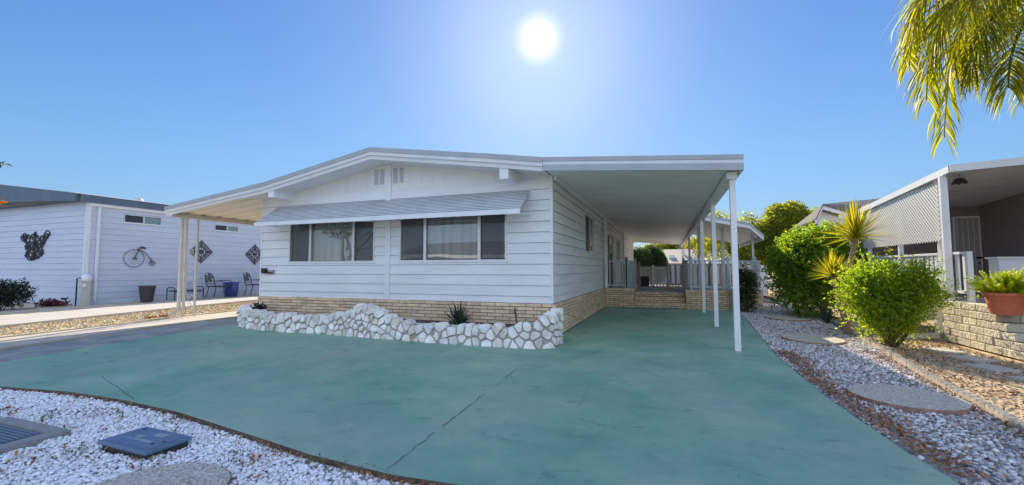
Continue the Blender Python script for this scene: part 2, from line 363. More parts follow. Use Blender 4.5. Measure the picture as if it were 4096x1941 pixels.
def thing(name, label, cat, loc=(0,0,0), rz=0, group=None):
    o = bpy.data.objects.new(name, None); COL.objects.link(o); o.location = loc; o.rotation_euler = (0,0,rz)
    o.empty_display_size = .1
    o['label'] = label; o['category'] = cat
    if group: o['group'] = group
    return o
def tag(o, label, cat, group=None):
    o['label'] = label; o['category'] = cat
    if group: o['group'] = group
    return o
def stuff(o, label, cat): o['kind'] = 'stuff'; o['label'] = label; o['category'] = cat; return o
def struct(o): o['kind'] = 'structure'; return o
def kids(o): return [c for c in bpy.data.objects if c.parent is o]
def dup(o, loc, rz=0, label=None, parent=None):
    c = o.copy(); COL.objects.link(c)
    if parent: c.parent = parent
    else:
        c.location = loc; c.rotation_euler = (0,0,rz)
        if label: c['label'] = label
    for k in kids(o): dup(k, None, 0, None, c)
    return c

# ------------------------------------------------------------------ natural helpers
def leaves(n, centers, radii, size, aspect=.45, droop=0.2, shell=.55, seed=1, zmin=None):
    """small bent leaves (two quads folded along the midrib) spread through lumpy ellipsoids"""
    g = np.random.default_rng(seed)
    C_ = np.array(centers, float); Rd = np.array(radii, float)
    vol = np.prod(Rd, axis=1)**.75; idx = g.choice(len(C_), n, p=vol/vol.sum())
    d = g.normal(size=(n,3)); d /= np.linalg.norm(d, axis=1)[:,None]
    rad = shell + (1-shell)*g.random(n)**.6; rad *= 1 + .10*g.normal(size=n)
    P = C_[idx] + d*Rd[idx]*rad[:,None]
    if zmin is not None:
        k = P[:,2] > zmin; P, d = P[k], d[k]; n = len(P)
    ax = d*.7 + g.normal(size=(n,3))*.6 + np.array([0,0,.15-droop]); ax /= np.linalg.norm(ax, axis=1)[:,None]
    t = g.normal(size=(n,3)); sd = np.cross(ax, t); sd /= np.linalg.norm(sd, axis=1)[:,None]; nn = np.cross(sd, ax)
    L = size*(.6+.8*g.random(n))[:,None]; Wd = L*aspect*.5
    a = P; tip = P + ax*L; mid = P + ax*L*.45 - nn*L*.08
    l = P + ax*L*.42 + sd*Wd + nn*L*.05; r_ = P + ax*L*.42 - sd*Wd + nn*L*.05
    V = np.stack([a, l, tip, r_, mid], 1).reshape(-1,3)
    b = np.arange(n)[:,None]*5
    Fa = np.concatenate([b+np.array([0,4,2,1])[None], b+np.array([0,3,2,4])[None]], 0)
    return V, Fa

def ico(sub):
    t = (1+5**.5)/2
    V = [(-1,t,0),(1,t,0),(-1,-t,0),(1,-t,0),(0,-1,t),(0,1,t),(0,-1,-t),(0,1,-t),(t,0,-1),(t,0,1),(-t,0,-1),(-t,0,1)]
    Fc = [(0,11,5),(0,5,1),(0,1,7),(0,7,10),(0,10,11),(1,5,9),(5,11,4),(11,10,2),(10,7,6),(7,1,8),(3,9,4),(3,4,2),(3,2,6),(3,6,8),(3,8,9),(4,9,5),(2,4,11),(6,2,10),(8,6,7),(9,8,1)]
    V = [np.array(v)/np.linalg.norm(v) for v in V]
    for _ in range(sub):
        cache = {}; N = []
        def mid(a,b):
            k = (min(a,b), max(a,b))
            if k not in cache:
                q = V[a]+V[b]; V.append(q/np.linalg.norm(q)); cache[k] = len(V)-1
            return cache[k]
        for a,b,c in Fc:
            x,y,z = mid(a,b), mid(b,c), mid(c,a); N += [(a,x,z),(b,y,x),(c,z,y),(x,y,z)]
        Fc = N
    return np.array(V), np.array(Fc)

def pebbles(name, pts, size, m, sub=0, flat=.6, rough=.18, seed=3):
    g = np.random.default_rng(seed); n = len(pts)
    V0, F0 = ico(sub); k = len(V0)
    s = size*(.55+.85*g.random(n)**1.5)
    sc = np.stack([s*(.8+.5*g.random(n)), s*(.7+.4*g.random(n)), s*flat*(.8+.5*g.random(n))], 1)
    V = V0[None]*(1+rough*g.normal(size=(n,k,1)))*sc[:,None,:]
    a = g.random(n)*6.283; tl = g.normal(size=n)*.35
    c, s_ = np.cos(tl), np.sin(tl)
    y = V[...,1]*c[:,None]-V[...,2]*s_[:,None]; z = V[...,1]*s_[:,None]+V[...,2]*c[:,None]; V = np.stack([V[...,0], y, z], -1)
    c, s_ = np.cos(a), np.sin(a)
    x = V[...,0]*c[:,None]-V[...,1]*s_[:,None]; y = V[...,0]*s_[:,None]+V[...,1]*c[:,None]; V = np.stack([x, y, V[...,2]], -1)
    V += pts[:,None,:]
    Fa = (F0[None]+np.arange(n)[:,None,None]*k).reshape(-1,3)
    return npmesh(name, V.reshape(-1,3), Fa, m, smooth=True)

def inpoly(P, poly):
    x, y = P[:,0], P[:,1]; ins = np.zeros(len(P), bool); n = len(poly)
    for i in range(n):
        x1,y1 = poly[i]; x2,y2 = poly[(i+1)%n]
        c = ((y1>y) != (y2>y)) & (x < (x2-x1)*(y-y1)/(y2-y1+1e-12)+x1); ins ^= c
    return ins
def scatter(poly, pitch, z, holes=(), seed=1, zj=.004, dens=None):
    g = np.random.default_rng(seed); a = np.array(poly); x0,y0 = a.min(0); x1,y1 = a.max(0)
    X, Y = np.meshgrid(np.arange(x0,x1,pitch), np.arange(y0,y1,pitch)); P = np.stack([X.ravel(), Y.ravel()], 1)
    P += (g.random(P.shape)-.5)*pitch*1.1
    k = inpoly(P, poly)
    for h in holes:
        if len(h) == 3: k &= (np.hypot(P[:,0]-h[0], P[:,1]-h[1]) > h[2])
        else: k &= ~inpoly(P, h)
    P = P[k]
    if dens is not None: P = P[g.random(len(P)) < dens(P)]
    return np.concatenate([P, z + g.random((len(P),1))*zj], 1)
def flakes(name, pts, size, m, seed=5, tilt=.5):
    g = np.random.default_rng(seed); n = len(pts)
    ax = np.concatenate([g.normal(size=(n,2)), g.normal(size=(n,1))*tilt], 1); ax /= np.linalg.norm(ax, axis=1)[:,None]
    up = np.array([0,0,1.]) + g.normal(size=(n,3))*.35; sd = np.cross(ax, up); sd /= np.linalg.norm(sd, axis=1)[:,None]
    L = size*(.5+g.random(n))[:,None]
    V = np.stack([pts-ax*L*.5, pts+sd*L*.25+[0,0,.004], pts+ax*L*.5+[0,0,.006], pts-sd*L*.25+[0,0,.004]], 1).reshape(-1,3)
    return npmesh(name, V, np.arange(n*4).reshape(-1,4), m)

def limb(mb, a, b, r0_, r1_, bend=.1, n=6):
    a, b = Vector(a), Vector(b); L = (b-a).length
    off = [Vector((random.uniform(-1,1), random.uniform(-1,1), random.uniform(-.3,.3)))*L*bend for _ in range(3)]
    pts = []
    for i in range(n+1):
        t = i/n; p = a.lerp(b, t) + (off[0]*math.sin(t*math.pi) + off[1]*.4*math.sin(2*t*math.pi)); pts.append(p)
    mb.tube(pts, r0_, 7, r1=r1_); return pts

def shoots(n, centers, radii, length, size, seed, per=13, up=.55, aspect=.45, zmin=None, inner=.45):
    """leafy shoots: rows of small leaves along twigs that grow outward and upward from a lumpy crown"""
    g = np.random.default_rng(seed); C_ = np.array(centers, float); Rd = np.array(radii, float)
    vol = np.prod(Rd, axis=1)**.7; idx = g.choice(len(C_), n, p=vol/vol.sum())
    d = g.normal(size=(n,3)); d /= np.linalg.norm(d, axis=1)[:,None]
    P = C_[idx] + d*Rd[idx]*(inner+(1-inner)*g.random(n)**.7)[:,None]
    ax = d*.8 + g.normal(size=(n,3))*.35 + np.array([0,0,up]); ax /= np.linalg.norm(ax, axis=1)[:,None]
    ln = length*(.35+1.0*g.random(n)**2)
    t = np.linspace(.05,1,per)[None,:,None]
    Q = P[:,None,:] + ax[:,None,:]*ln[:,None,None]*t - np.array([0,0,1.])*(ln[:,None,None]*t**2*.22)
    Q = (Q + g.normal(size=Q.shape)*size*.12).reshape(-1,3); A = np.repeat(ax, per, 0); m_ = len(Q)
    la = A*.55 + g.normal(size=(m_,3))*.75; la /= np.linalg.norm(la, axis=1)[:,None]
    if zmin is not None:
        k = Q[:,2] > zmin; Q, la = Q[k], la[k]; m_ = len(Q)
    sd = np.cross(la, g.normal(size=(m_,3))); sd /= np.linalg.norm(sd, axis=1)[:,None]; nn = np.cross(sd, la)
    L = size*(.55+.8*g.random(m_))[:,None]; W_ = L*aspect*.5
    V = np.stack([Q, Q+la*L*.42+sd*W_+nn*L*.06, Q+la*L-nn*L*.12, Q+la*L*.42-sd*W_+nn*L*.06, Q+la*L*.45-nn*L*.05], 1).reshape(-1,3)
    b = np.arange(m_)[:,None]*5
    return V, np.concatenate([b+np.array([0,4,2,1])[None], b+np.array([0,3,2,4])[None]], 0)

def tree(name, label, cat, base, h, crown, lm, n, lsize, trunk_r=.12, seed=1, group=None, droop=.2, shell=.45, limbs=7, aspect=.5):
    """trunk + limbs that reach into the crown's lumps; crown = list of (dx,dy,dz,rx,ry,rz)"""
    random.seed(seed)
    t = thing(name, label, cat, base, 0, group)
    B = Vector(base); mb = MB()
    top = B + Vector((crown[0][0], crown[0][1], h))
    limb(mb, B, top, trunk_r, trunk_r*.4, .05)
    for c in crown[:limbs]:
        s = B.lerp(top, random.uniform(.25,.75)); limb(mb, s, B+Vector(c[:3])+Vector((0,0,c[5]*.4)), trunk_r*.45, trunk_r*.1, .1)
    mb.build('trunk', M['bark'], t, smooth=True)
    V, Fa = leaves(n, [B+Vector(c[:3]) for c in crown], [c[3:] for c in crown], lsize, aspect, droop, shell, seed, zmin=base[2]+.02)
    npmesh('crown', V, Fa, lm, t)
    return t

def lumps(rx, ry, z0, z1, n, r, seed):
    g = np.random.default_rng(seed); out = []
    zc, zr = (z0+z1)/2, (z1-z0)/2
    for _ in range(n):
        d = g.normal(size=3); d /= np.linalg.norm(d); k = .35+.6*g.random()
        s = r*(.7+.6*g.random())
        out.append((d[0]*rx*k, d[1]*ry*k, zc+d[2]*zr*k, s, s, s*.85))
    return out

def blade_rosette(n, L, w, seed, el0=-25, el1=88, bend=.12):
    """stiff sword blades around the origin, folded along the middle"""
    g = np.random.default_rng(seed); V = []; Fa = []
    for i in range(n):
        az = i*2.39996+g.normal()*.15; el = math.radians(el0+(el1-el0)*((i+.5)/n)**.8+g.normal()*4)
        d = Vector((math.cos(az)*math.cos(el), math.sin(az)*math.cos(el), math.sin(el)))
        sd = d.cross(Vector((0,0,1)));
        if sd.length < .05: sd = Vector((1,0,0))
        sd.normalize(); up = sd.cross(d)
        l = L*(.8+.35*g.random()); o = len(V); K = 5
        for k in range(K+1):
            t = k/K; p = d*l*t - Vector((0,0,1))*bend*l*t*t*math.cos(el)
            ww = w*(.55+.9*t if t < .4 else .91*(1-t)/.6+.02)
            V += [p - sd*ww*.5 + up*ww*.18, p, p + sd*ww*.5 + up*ww*.18]
        for k in range(K):
            a = o+k*3; Fa += [(a,a+1,a+4,a+3),(a+1,a+2,a+5,a+4)]
    return V, Fa
#%%PART2
# ================================================================== SETTING
def sheet(name, poly, z, m, grid=0):
    mb = MB(); mb.add([(x,y,z) for x,y in poly], [tuple(range(len(poly)))]); return struct(mb.build(name, m))
def slab(name, poly, z0, z1, m):
    mb = MB(); mb.prism(poly, z0, z1, 'z')
    if isinstance(m, list): mb.mi = [0, 0] + [1]*(len(mb.f)-2)
    return struct(mb.build(name, m))

sheet('ground', [(-500,-500),(500,-500),(500,500),(-500,500)], -.10, M['ground'])
sheet('street', [(-60,-12),(60,-12),(60,.35),(-60,.35)], -.085, M['asphalt'])
# teal painted driveway, laid as one slab with a slightly wandering front edge
front = [(-1.0+.0,2.33),(-1.63,2.29),(-2.3,2.34),(-3.05,2.46),(-4.1,2.62),(-5.0,2.68),(-5.9,2.66),(-6.9,2.52),(-8.55,2.55)]
DRV = [(1.62,2.2),(1.60,3.3),(1.53,3.85),(1.46,5.05),(1.48,7.24),(1.62,9.0),(1.75,10.84),(1.92,12.75),(1.92,14.5),(-2.2,14.5),(-8.99,14.5),(-9.16,5.7),(-8.96,4.7),(-8.82,4.04),(-8.61,3.16)] + front[::-1] + [(.3,2.2)]
slab('driveway', DRV, -.10, 0.0, [M['drive'], M['slabedge']])
# worn grey concrete apron to the left of the painted slab
APR = [(-9.172,5.7),(-8.972,4.7),(-8.832,4.04),(-8.622,3.16),(-8.56,2.54),(-9.6,2.3),(-9.86,3.60),(-10.25,5.2),(-10.62,7.0),(-10.6,8.2),(-11.2,14.5),(-9.0,14.5)]
slab('driveway_apron', APR, -.10, -.003, M['apron'])
# sunlit kerb strip, weedy gravel bed and concrete walk beside the left neighbour
slab('kerb_strip', [(-9.61,2.28),(-9.87,3.60),(-10.26,5.2),(-10.63,7.0),(-10.61,8.2),(-11.21,14.5),(-12.4,14.5),(-11.97,9.29),(-11.83,7.45),(-11.55,6.0),(-11.30,4.13),(-10.9,2.2)], -.10, .035, M['kerb'])
slab('weedy_bed', [(-10.91,2.2),(-11.31,4.13),(-11.56,6.0),(-11.84,7.45),(-11.98,9.29),(-12.41,14.5),(-12.6,24),(-15.2,24),(-14.5,11.65),(-13.95,8.7),(-12.9,4.7),(-12.2,2.0)], -.10, .06, M['straw'])
WALK = [(-12.21,2.0),(-12.91,4.7),(-13.96,8.7),(-14.51,11.65),(-15.21,24),(-17.5,24),(-16.6,13.0),(-16.75,10.5),(-15.3,5.57),(-14.2,2.0)]
slab('walkway', WALK, -.10, .12, M['concrete'])
sheet('neighbour_yard', [(-14.15,1.9),(-15.25,5.57),(-16.7,10.5),(-16.55,13.0),(-17.4,24),(-18.4,24),(-18.4,8.2),(-40,8.2),(-40,1.9)], .10, M['straw'])
# front gravel bed by the street, right gravel strip, neighbour's dirt
sheet('front_gravel_bed', [(-9.7,.35),(.9,.35),(.9,2.25),(-1.0,2.4),(-3.05,2.5),(-5,2.72),(-6.9,2.58),(-8.6,2.6),(-9.7,2.4)], -.040, M['palebed'])
RG = [(1.40,2.2),(1.40,15.2),(3.3,17.5),(4.2,17.5),(3.93,14.4),(3.45,10.6),(3.20,8.7),(2.90,6.9),(2.76,5.8),(2.70,5.1),(2.60,4.5),(2.4,2.2)]
sheet('side_gravel_bed', RG, -.030, M['gravelbed'])
sheet('neighbour_dirt', [(2.38,2.2),(2.58,4.5),(2.68,5.1),(2.74,5.8),(2.88,6.9),(3.18,8.7),(3.43,10.6),(3.91,14.4),(4.2,17.5),(4.5,30),(12,30),(12,2.2)], -.018, M['dirt'])

def wavy(a, b, n, amp, seed):
    g = random.Random(seed); out = []
    for i in range(n+1):
        t = i/n; out.append((a[0]+(b[0]-a[0])*t+g.uniform(-amp,amp), a[1]+(b[1]-a[1])*t+g.uniform(-amp,amp)))
    return out
def crack(name, pts, w, z=.004, seed=1, m=None):
    g = random.Random(seed); mb = MB(); V = []
    for i,p in enumerate(pts):
        q = pts[min(i+1,len(pts)-1)]; o = pts[max(i-1,0)]; d = Vector((q[0]-o[0], q[1]-o[1])); d.normalize()
        ww = w*g.uniform(.25,1.2); V += [(p[0]-d.y*ww, p[1]+d.x*ww, z), (p[0]+d.y*ww*g.uniform(.4,1), p[1]-d.x*ww, z)]
    mb.add(V, [(2*i,2*i+1,2*i+3,2*i+2) for i in range(len(pts)-1)])
    return struct(mb.build(name, m or M['mortar'], fix=False))
for k, (a, b) in enumerate(((5.15,4.62),(4.50,4.38),(4.05,3.10),(2.98,2.34))):
    f_ = lambda y: (-1.80+(5.15-y)*.039, y)
    crack('driveway_joint', wavy(f_(a), f_(b), max(6,int((a-b)*22)), .010, 1+k), .0042, seed=2+k, m=M['joint'])
crack('driveway_joint', wavy((-9.155,5.7),(-8.965,4.72),20,.006,3)+wavy((-8.95,4.6),(-8.62,3.16),20,.006,4), .007, seed=5, m=M['joint'])
crack('driveway_joint', wavy((-6.3,3.15),(-4.9,2.72),20,.006,9), .0035, seed=6, m=M['joint'])

# ---- pebbles
front_poly = [(-9.6,.9),(.4,.9),(.4,2.24),(-1.0,2.28),(-1.63,2.25),(-2.3,2.29),(-3.05,2.42),(-4.1,2.58),(-5.0,2.64),(-5.9,2.62),(-6.9,2.48),(-8.55,2.5),(-9.6,2.3)]
MBOX = [(-3.852,1.927),(-3.885,2.237),(-3.283,2.211),(-3.355,1.925)]
VAULT = [(-4.407,1.99),(-5.30,2.012),(-5.25,1.64),(-4.373,1.637)]
STEPF = (-2.78,1.60,.43)
def fdens(P):
    a = np.sin(P[:,0]*3.1+1)*np.sin(P[:,1]*4.7+P[:,0]*1.3)
    return np.clip(1.0-.35*(a>.78)-.55*(P[:,1] > 2.42+.0*P[:,0])*(P[:,0]<-3.5)*0, .2, 1)
fp = scatter(front_poly, .0185, -.034, [MBOX, VAULT, STEPF], 2, .022, fdens)
vis = (fp[:,0] > -8) & (fp[:,0] < -.6)
stuff(pebbles('white_pebbles', fp[vis], .0125, M['pebble'], 1, .68, .09, 4), 'small white pebbles covering the bed along the street', 'pebbles')
wp = scatter([(-7.2,1.3),(-1.2,1.3),(-1.2,2.28),(-3.05,2.44),(-5,2.66),(-7,2.5)], .05, -.012, [MBOX, VAULT, STEPF], 9, .02,
             lambda P: np.clip((np.sin(P[:,0]*5.3+.5)*np.sin(P[:,1]*9+P[:,0]*3)-.62)*2.0, 0, 1))
stuff(flakes('weeds', np.repeat(wp, 9, 0)+rng.normal(size=(len(wp)*9,3))*[.035,.03,.006], .022, M['moss'], 8, .9), 'small green weeds growing between the white pebbles', 'weeds')
lp = scatter([(-7.2,1.3),(-1.2,1.3),(-1.2,2.28),(-3.05,2.44),(-5,2.66),(-7,2.5)],   .05, -.008, [MBOX, VAULT, STEPF], 12, .02,
             lambda P: np.clip((np.sin(P[:,0]*4.1+2.4)*np.sin(P[:,1]*7+P[:,0]*2+1)-.62)*1.6, 0, 1)+.03)
edge = np.array([(x, y-.03-abs(rng.normal())*.03, -.022+rng.random()*.025) for (x0,y0),(x1,y1) in zip(front[:-1],front[1:]) for t in np.linspace(0,1,70) for x,y in [(x0+(x1-x0)*t+rng.normal()*.01, y0+(y1-y0)*t)]])
stuff(flakes('dry_leaf_litter', np.concatenate([np.repeat(lp,3,0)+rng.normal(size=(len(lp)*3,3))*[.02,.02,.004], edge]), .030, M['litter'], 9, .5), 'brown dry leaf bits among the white pebbles and along the driveway edge', 'leaf litter')

STEPS = [(2.17,5.27,.45,.43), (2.42,9.0,.46,.56), (2.87,12.5,.50,.58)]
side_poly = [(1.55,2.2),(1.63,3.3),(1.56,3.85),(1.49,5.05),(1.51,7.24),(1.65,9.0),(1.78,10.84),(1.95,12.75),(1.95,14.2),(2.9,15.6),(3.3,17.3),(4.1,17.3),(3.88,14.4),(3.42,10.6),(3.17,8.7),(2.86,6.9),(2.72,5.8),(2.66,5.1),(2.56,4.5),(2.35,2.2)]
def leafband(P):      # leaf-covered band near the driveway edge, as in the photo
    b = np.exp(-((P[:,0]-1.62-.05*np.sin(P[:,1]*2))/.13)**2)*(P[:,1] < 7.6)*(P[:,1] > 3.4)
    return b
sp = scatter(side_poly, .028, -.026, [(x,y,r) for x,y,r,_ in STEPS], 5, .024, lambda P: np.clip(1.0-.9*leafband(P)*(np.sin(P[:,1]*1.7)>-.5)-.30*(np.sin(P[:,0]*6)*np.sin(P[:,1]*3.3)>.6), .06, 1))
stuff(pebbles('grey_white_rocks', sp, .0180, M['rock'], 0, .62, .22, 6), 'broken grey and white landscape rock beside the driveway', 'rocks')
lf = scatter(side_poly, .022, -.008, [(x,y,r) for x,y,r,_ in STEPS], 15, .03, lambda P: np.clip(.07+1.0*leafband(P)+.55*np.exp(-((P[:,0]-(2.55+.045*(P[:,1]-4.5)+.1*np.clip(P[:,1]-4.5,0,2)))/.16)**2)*(P[:,1]<8), 0, 1))
stuff(flakes('fallen_leaves', lf, .034, M['litter'], 16, .4), 'fallen brown leaves lying over the rock bed beside the driveway', 'fallen leaves')
nf = scatter([(2.7,3.5),(2.8,5.8),(2.95,6.9),(3.25,8.7),(3.5,10.6),(4.45,10.6),(4.45,7.5),(5.5,7.5),(5.5,3.5)], .05, -.014, [], 25, .012, lambda P: .4+.4*(np.sin(P[:,0]*3)*np.sin(P[:,1]*2.1)>0))
stuff(flakes('leaf_mulch', nf, .045, M['litter'], 26, .35), "brown leaf mulch over the right neighbour's dirt", 'mulch')
nr = scatter([(2.7,3.5),(2.8,5.8),(2.95,6.9),(3.25,8.7),(3.5,10.6),(4.45,10.6),(4.45,7.5),(5.5,7.5),(5.5,3.5)], .055, -.016, [], 27, .006)
stuff(pebbles('dirt_stones', nr, .014, M['edging'], 0, .6, .2, 28), "small tan stones in the right neighbour's dirt", 'stones')
lr = scatter([(-11.0,2.4),(-11.4,4.2),(-11.6,6),(-11.9,7.5),(-12.1,9.3),(-12.5,14),(-14.7,14),(-14.5,11.5),(-13.9,8.6),(-12.85,4.7),(-12.3,2.4)], .062, .062, [], 31, .015)
stuff(pebbles('bed_stones', lr, .019, M['bedstone'], 0, .6, .2, 32), 'pale stones in the weedy bed beside the left walkway', 'stones')
stuff(flakes('dry_weeds', np.repeat(lr[::3],3,0)+rng.normal(size=(len(lr[::3])*3,3))*[.04,.04,.006], .06, mat('dry straw', (.50,.36,.12), .9, island=.4), 33, .9), 'straw coloured dry weeds in the bed beside the left walkway', 'weeds')

# ================================================================== MAIN HOME
XL, XR, YF, XC, YB = -9.305, -1.98, 7.687, -5.645, 29.0
ZS = .62
home = thing('mobile_home', 'white lap-sided manufactured home with low gable roof and buff brick skirt', 'house', (XC, YF, 0))
W1 = (-8.416, -5.962, 1.415, 2.50); W2 = (-5.328, -2.882, 1.415, 2.50)
def lap_rows(z0, z1, first):
    e = [z0]; z = first
    while z < z1-.02:
        if z > z0+.02: e.append(z)
        z += .2025
    e.append(z1); return e
def lapped(rows, u0, u1, holes, place, proud=.020):
    """lap siding as tilted boards with real overlaps, around rectangular holes; place(u, off, z) -> xyz"""
    mb = MB()
    cuts = sorted({u0,u1} | {h[0] for h in holes if u0 < h[0] < u1} | {h[1] for h in holes if u0 < h[1] < u1})
    for a, b in zip(rows[:-1], rows[1:]):
        zs = sorted({a,b} | {h[2] for h in holes if a < h[2] < b} | {h[3] for h in holes if a < h[3] < b})
        for z0, z1 in zip(zs[:-1], zs[1:]):
            for c0, c1 in zip(cuts[:-1], cuts[1:]):
                if any(h[0]-1e-6 <= c0 and c1 <= h[1]+1e-6 and h[2]-1e-6 <= z0 and z1 <= h[3]+1e-6 for h in holes): continue
                H = b-a; o0 = proud*(1-(z0-a)/H)+.001; o1 = proud*(1-(z1-a)/H)+.001
                mb.add([place(c0,o0,z0), place(c1,o0,z0), place(c1,o1,z1), place(c0,o1,z1)], [(0,1,2,3)])
                if z0 == a and a > rows[0]:      # shadow and grime under the board's lower edge, painted as dark strips
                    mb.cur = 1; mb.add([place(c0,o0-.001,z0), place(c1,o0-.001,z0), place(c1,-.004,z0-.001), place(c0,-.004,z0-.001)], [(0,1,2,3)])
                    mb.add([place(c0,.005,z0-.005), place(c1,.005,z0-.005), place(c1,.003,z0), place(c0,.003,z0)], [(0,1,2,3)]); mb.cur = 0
    return mb
rows = lap_rows(ZS, 2.985, .749)
lapped(rows, XL, XR, [W1, W2], lambda u,o,z: (u, YF-o, z)).build('front_wall', [M['siding'],M['shade_line']], home, fix=False)
g = MB()
# vertical gable boards with narrow reveals, cut to the roof slope
def soff(x): return 3.557 - (XC-x)*.1600 if x < XC else (3.560 - (x-XC)*.1456 if x < -2.973 else 3.171 - (x+2.973)*.158)
xs = np.arange(XC-2.80, XC+2.81, .28)
for a, b in zip(xs[:-1], xs[1:]):
    g.add([(a+.003,YF-.002,2.985),(b-.003,YF-.002,2.985),(b-.003,YF-.002,soff(b)),(a+.003,YF-.002,soff(a))], [(0,1,2,3)])
g.add([(XC-2.8,YF+.006,2.985),(XC+2.8,YF+.006,2.985),(XC+2.8,YF+.006,soff(XC+2.8)),(XC,YF+.006,soff(XC)),(XC-2.8,YF+.006,soff(XC-2.8))], [(0,1,2,3,4)])
gp = g.build('gable_panel', M['gable'], home, fix=False)
for s in (-1,1):
    mb = MB(); x0, x1 = XC+s*2.80, XC+s*3.66
    a, b = min(x0,x1), max(x0,x1)
    mb.add([(a,YF-.012,2.985),(b,YF-.012,2.985),(b,YF-.002,soff(b)),(a,YF-.002,soff(a))], [(0,1,2,3)])
    mb.build('upper_wall', M['siding'], home, fix=False)
for x0, x1 in ((-5.999,-5.906),(-5.847,-5.755),(-5.509,-5.413),(-5.349,-5.258)):
    mb = MB(); mb.box(x0-.012,x1+.012,YF-.012,YF-.004,3.103,3.447); v = mb.build('vent', M['trim'], gp)
    d = MB(); d.box(x0,x1,YF-.0145,YF-.0135,3.115,3.435); d.build('vent_slot', M['dark'], v)
    sl_ = MB()
    for k in range(14):
        z = 3.125+k*.0222; sl_.obox(((x0+x1)/2,YF-.019,z), ((x1-x0)/2,0,0), (0,.004,-.004), (0,.002,.0035))
    sl_.build('louvre', M['trim'], v)
for x0, x1 in ((-6.046,-5.70),(-5.565,-5.19)):
    pass
mb = MB(); mb.box(-5.68,-5.555,YF-.034,YF-.001,ZS+.002,3.53); mb.build('seam_trim', M['trim'], home)
for q in ((XL-.012,XL+.03,YF-.024,YF+.06,ZS+.002,3.0),(XR-.03,XR+.018,YF-.022,YF+.07,ZS+.002,3.06)): MB().box(*q).build('corner_trim', M['trim'], home)
for x in (-8.372, -2.722):
    mb = MB(); mb.box(x-.085,x+.085,7.10,YF-.004,2.895,3.10); mb.build('roof_beam', M['trim'], home)
# side wall (right) with its tall window, the porch part further back
SW = (11.1, 12.65, 1.70, 2.72)
SD = (15.2, 17.6, .62, 2.55); SW2 = (18.6, 20.2, 1.5, 2.55)
lapped(lap_rows(ZS, 3.12, .749), YF, YB, [SW, SD, SW2], lambda u,o,z: (XR+o, u, z)).build('side_wall', [M['siding'],M['shade_line']], home, fix=False)
mb = MB(); mb.box(XL,XL+.02,YF+.06,YB,ZS,3.1); mb.box(XL,XR-.02,YB-.02,YB,ZS,3.1); mb.build('rear_wall', M['siding'], home)

def window(parent, x0, x1, z0, z1, mull, face, rooms=.7, blinds=True, name='window', screens=(0,2)):
    """sliding window in a wall plane; face(u, d, z): d>0 goes into the house"""
    def bx(mb, u0,u1,d0,d1,a,b):
        P = [face(u,d,z) for z in (a,b) for u,d in ((u0,d0),(u1,d0),(u1,d1),(u0,d1))]
        mb.add(P, [(0,3,2,1),(4,5,6,7),(0,1,5,4),(1,2,6,5),(2,3,7,6),(3,0,4,7)])
    f = MB(); t = .035
    bx(f,x0,x1,-.02,.05,z0,z0+t); bx(f,x0,x1,-.02,.05,z1-t,z1); bx(f,x0,x0+t,-.02,.05,z0+t,z1-t); bx(f,x1-t,x1,-.02,.05,z0+t,z1-t)
    for q in mull: bx(f,q-.03,q+.03,-.014,.05,z0+t,z1-t)
    w = f.build(name, M['alu'], parent)
    s = MB(); bx(s,x0-.02,x1+.02,-.035,-.021,z0-.02,z0+.012); s.build('sill', M['trim'], w)
    p = MB(); e = [x0+t]+list(mull)+[x1-t]
    for i,(a,b) in enumerate(zip(e[:-1],e[1:])):
        p.add([face(a,.02,z0+t),face(b,.02,z0+t),face(b,.02,z1-t),face(a,.02,z1-t)], [(0,1,2,3)])
    p.build('pane', M['glass'], w, fix=False)
    for i,(a,b) in enumerate(zip(e[:-1],e[1:])):
        if i in screens and len(e) > 2:
            sc = MB(); sc.add([face(a+.03,.006,z0+t),face(b-.03,.006,z0+t),face(b-.03,.006,z1-t),face(a+.03,.006,z1-t)], [(0,1,2,3)])
            sc.build('insect_screen', M['screen'], w, fix=False)
    if blinds:
        bl = MB(); u = x0+t; k = 0
        while u < x1-t:
            a = .5 if (k % 7) else .1
            c, s2 = .043*math.cos(a), .043*math.sin(a)
            bl.add([face(u-c,.10-s2,z0+.05),face(u+c,.10+s2,z0+.05),face(u+c,.10+s2,z1-.03),face(u-c,.10-s2,z1-.03)], [(0,1,2,3)]); u += .088; k += 1
        bl.build('vertical_blind', M['blind'], w, fix=False)
    rm = MB(); P = [face(u,d,z) for z in (z0-.1,z1+.1) for u,d in ((x0-.1,.052),(x1+.1,.052),(x1+.1,rooms),(x0-.1,rooms))]
    rm.add(P, [(0,3,2,1),(4,5,6,7),(1,2,6,5),(2,3,7,6),(3,0,4,7)]); rm.build('room', M['room'], w)
    return w
ff = lambda u,d,z: (u, YF+d, z)
window(home, *W1, (-7.779,-6.54), ff); window(home, *W2, (-4.707,-3.469), ff)
fs = lambda u,d,z: (XR-d, u, z)
window(home, *SW, (11.9,), fs, screens=(0,))
window(home, *SW2, (19.4,), fs, blinds=False, screens=())
sd = window(home, *SD, (16.4,), fs, blinds=False, name='sliding_door', screens=(0,))

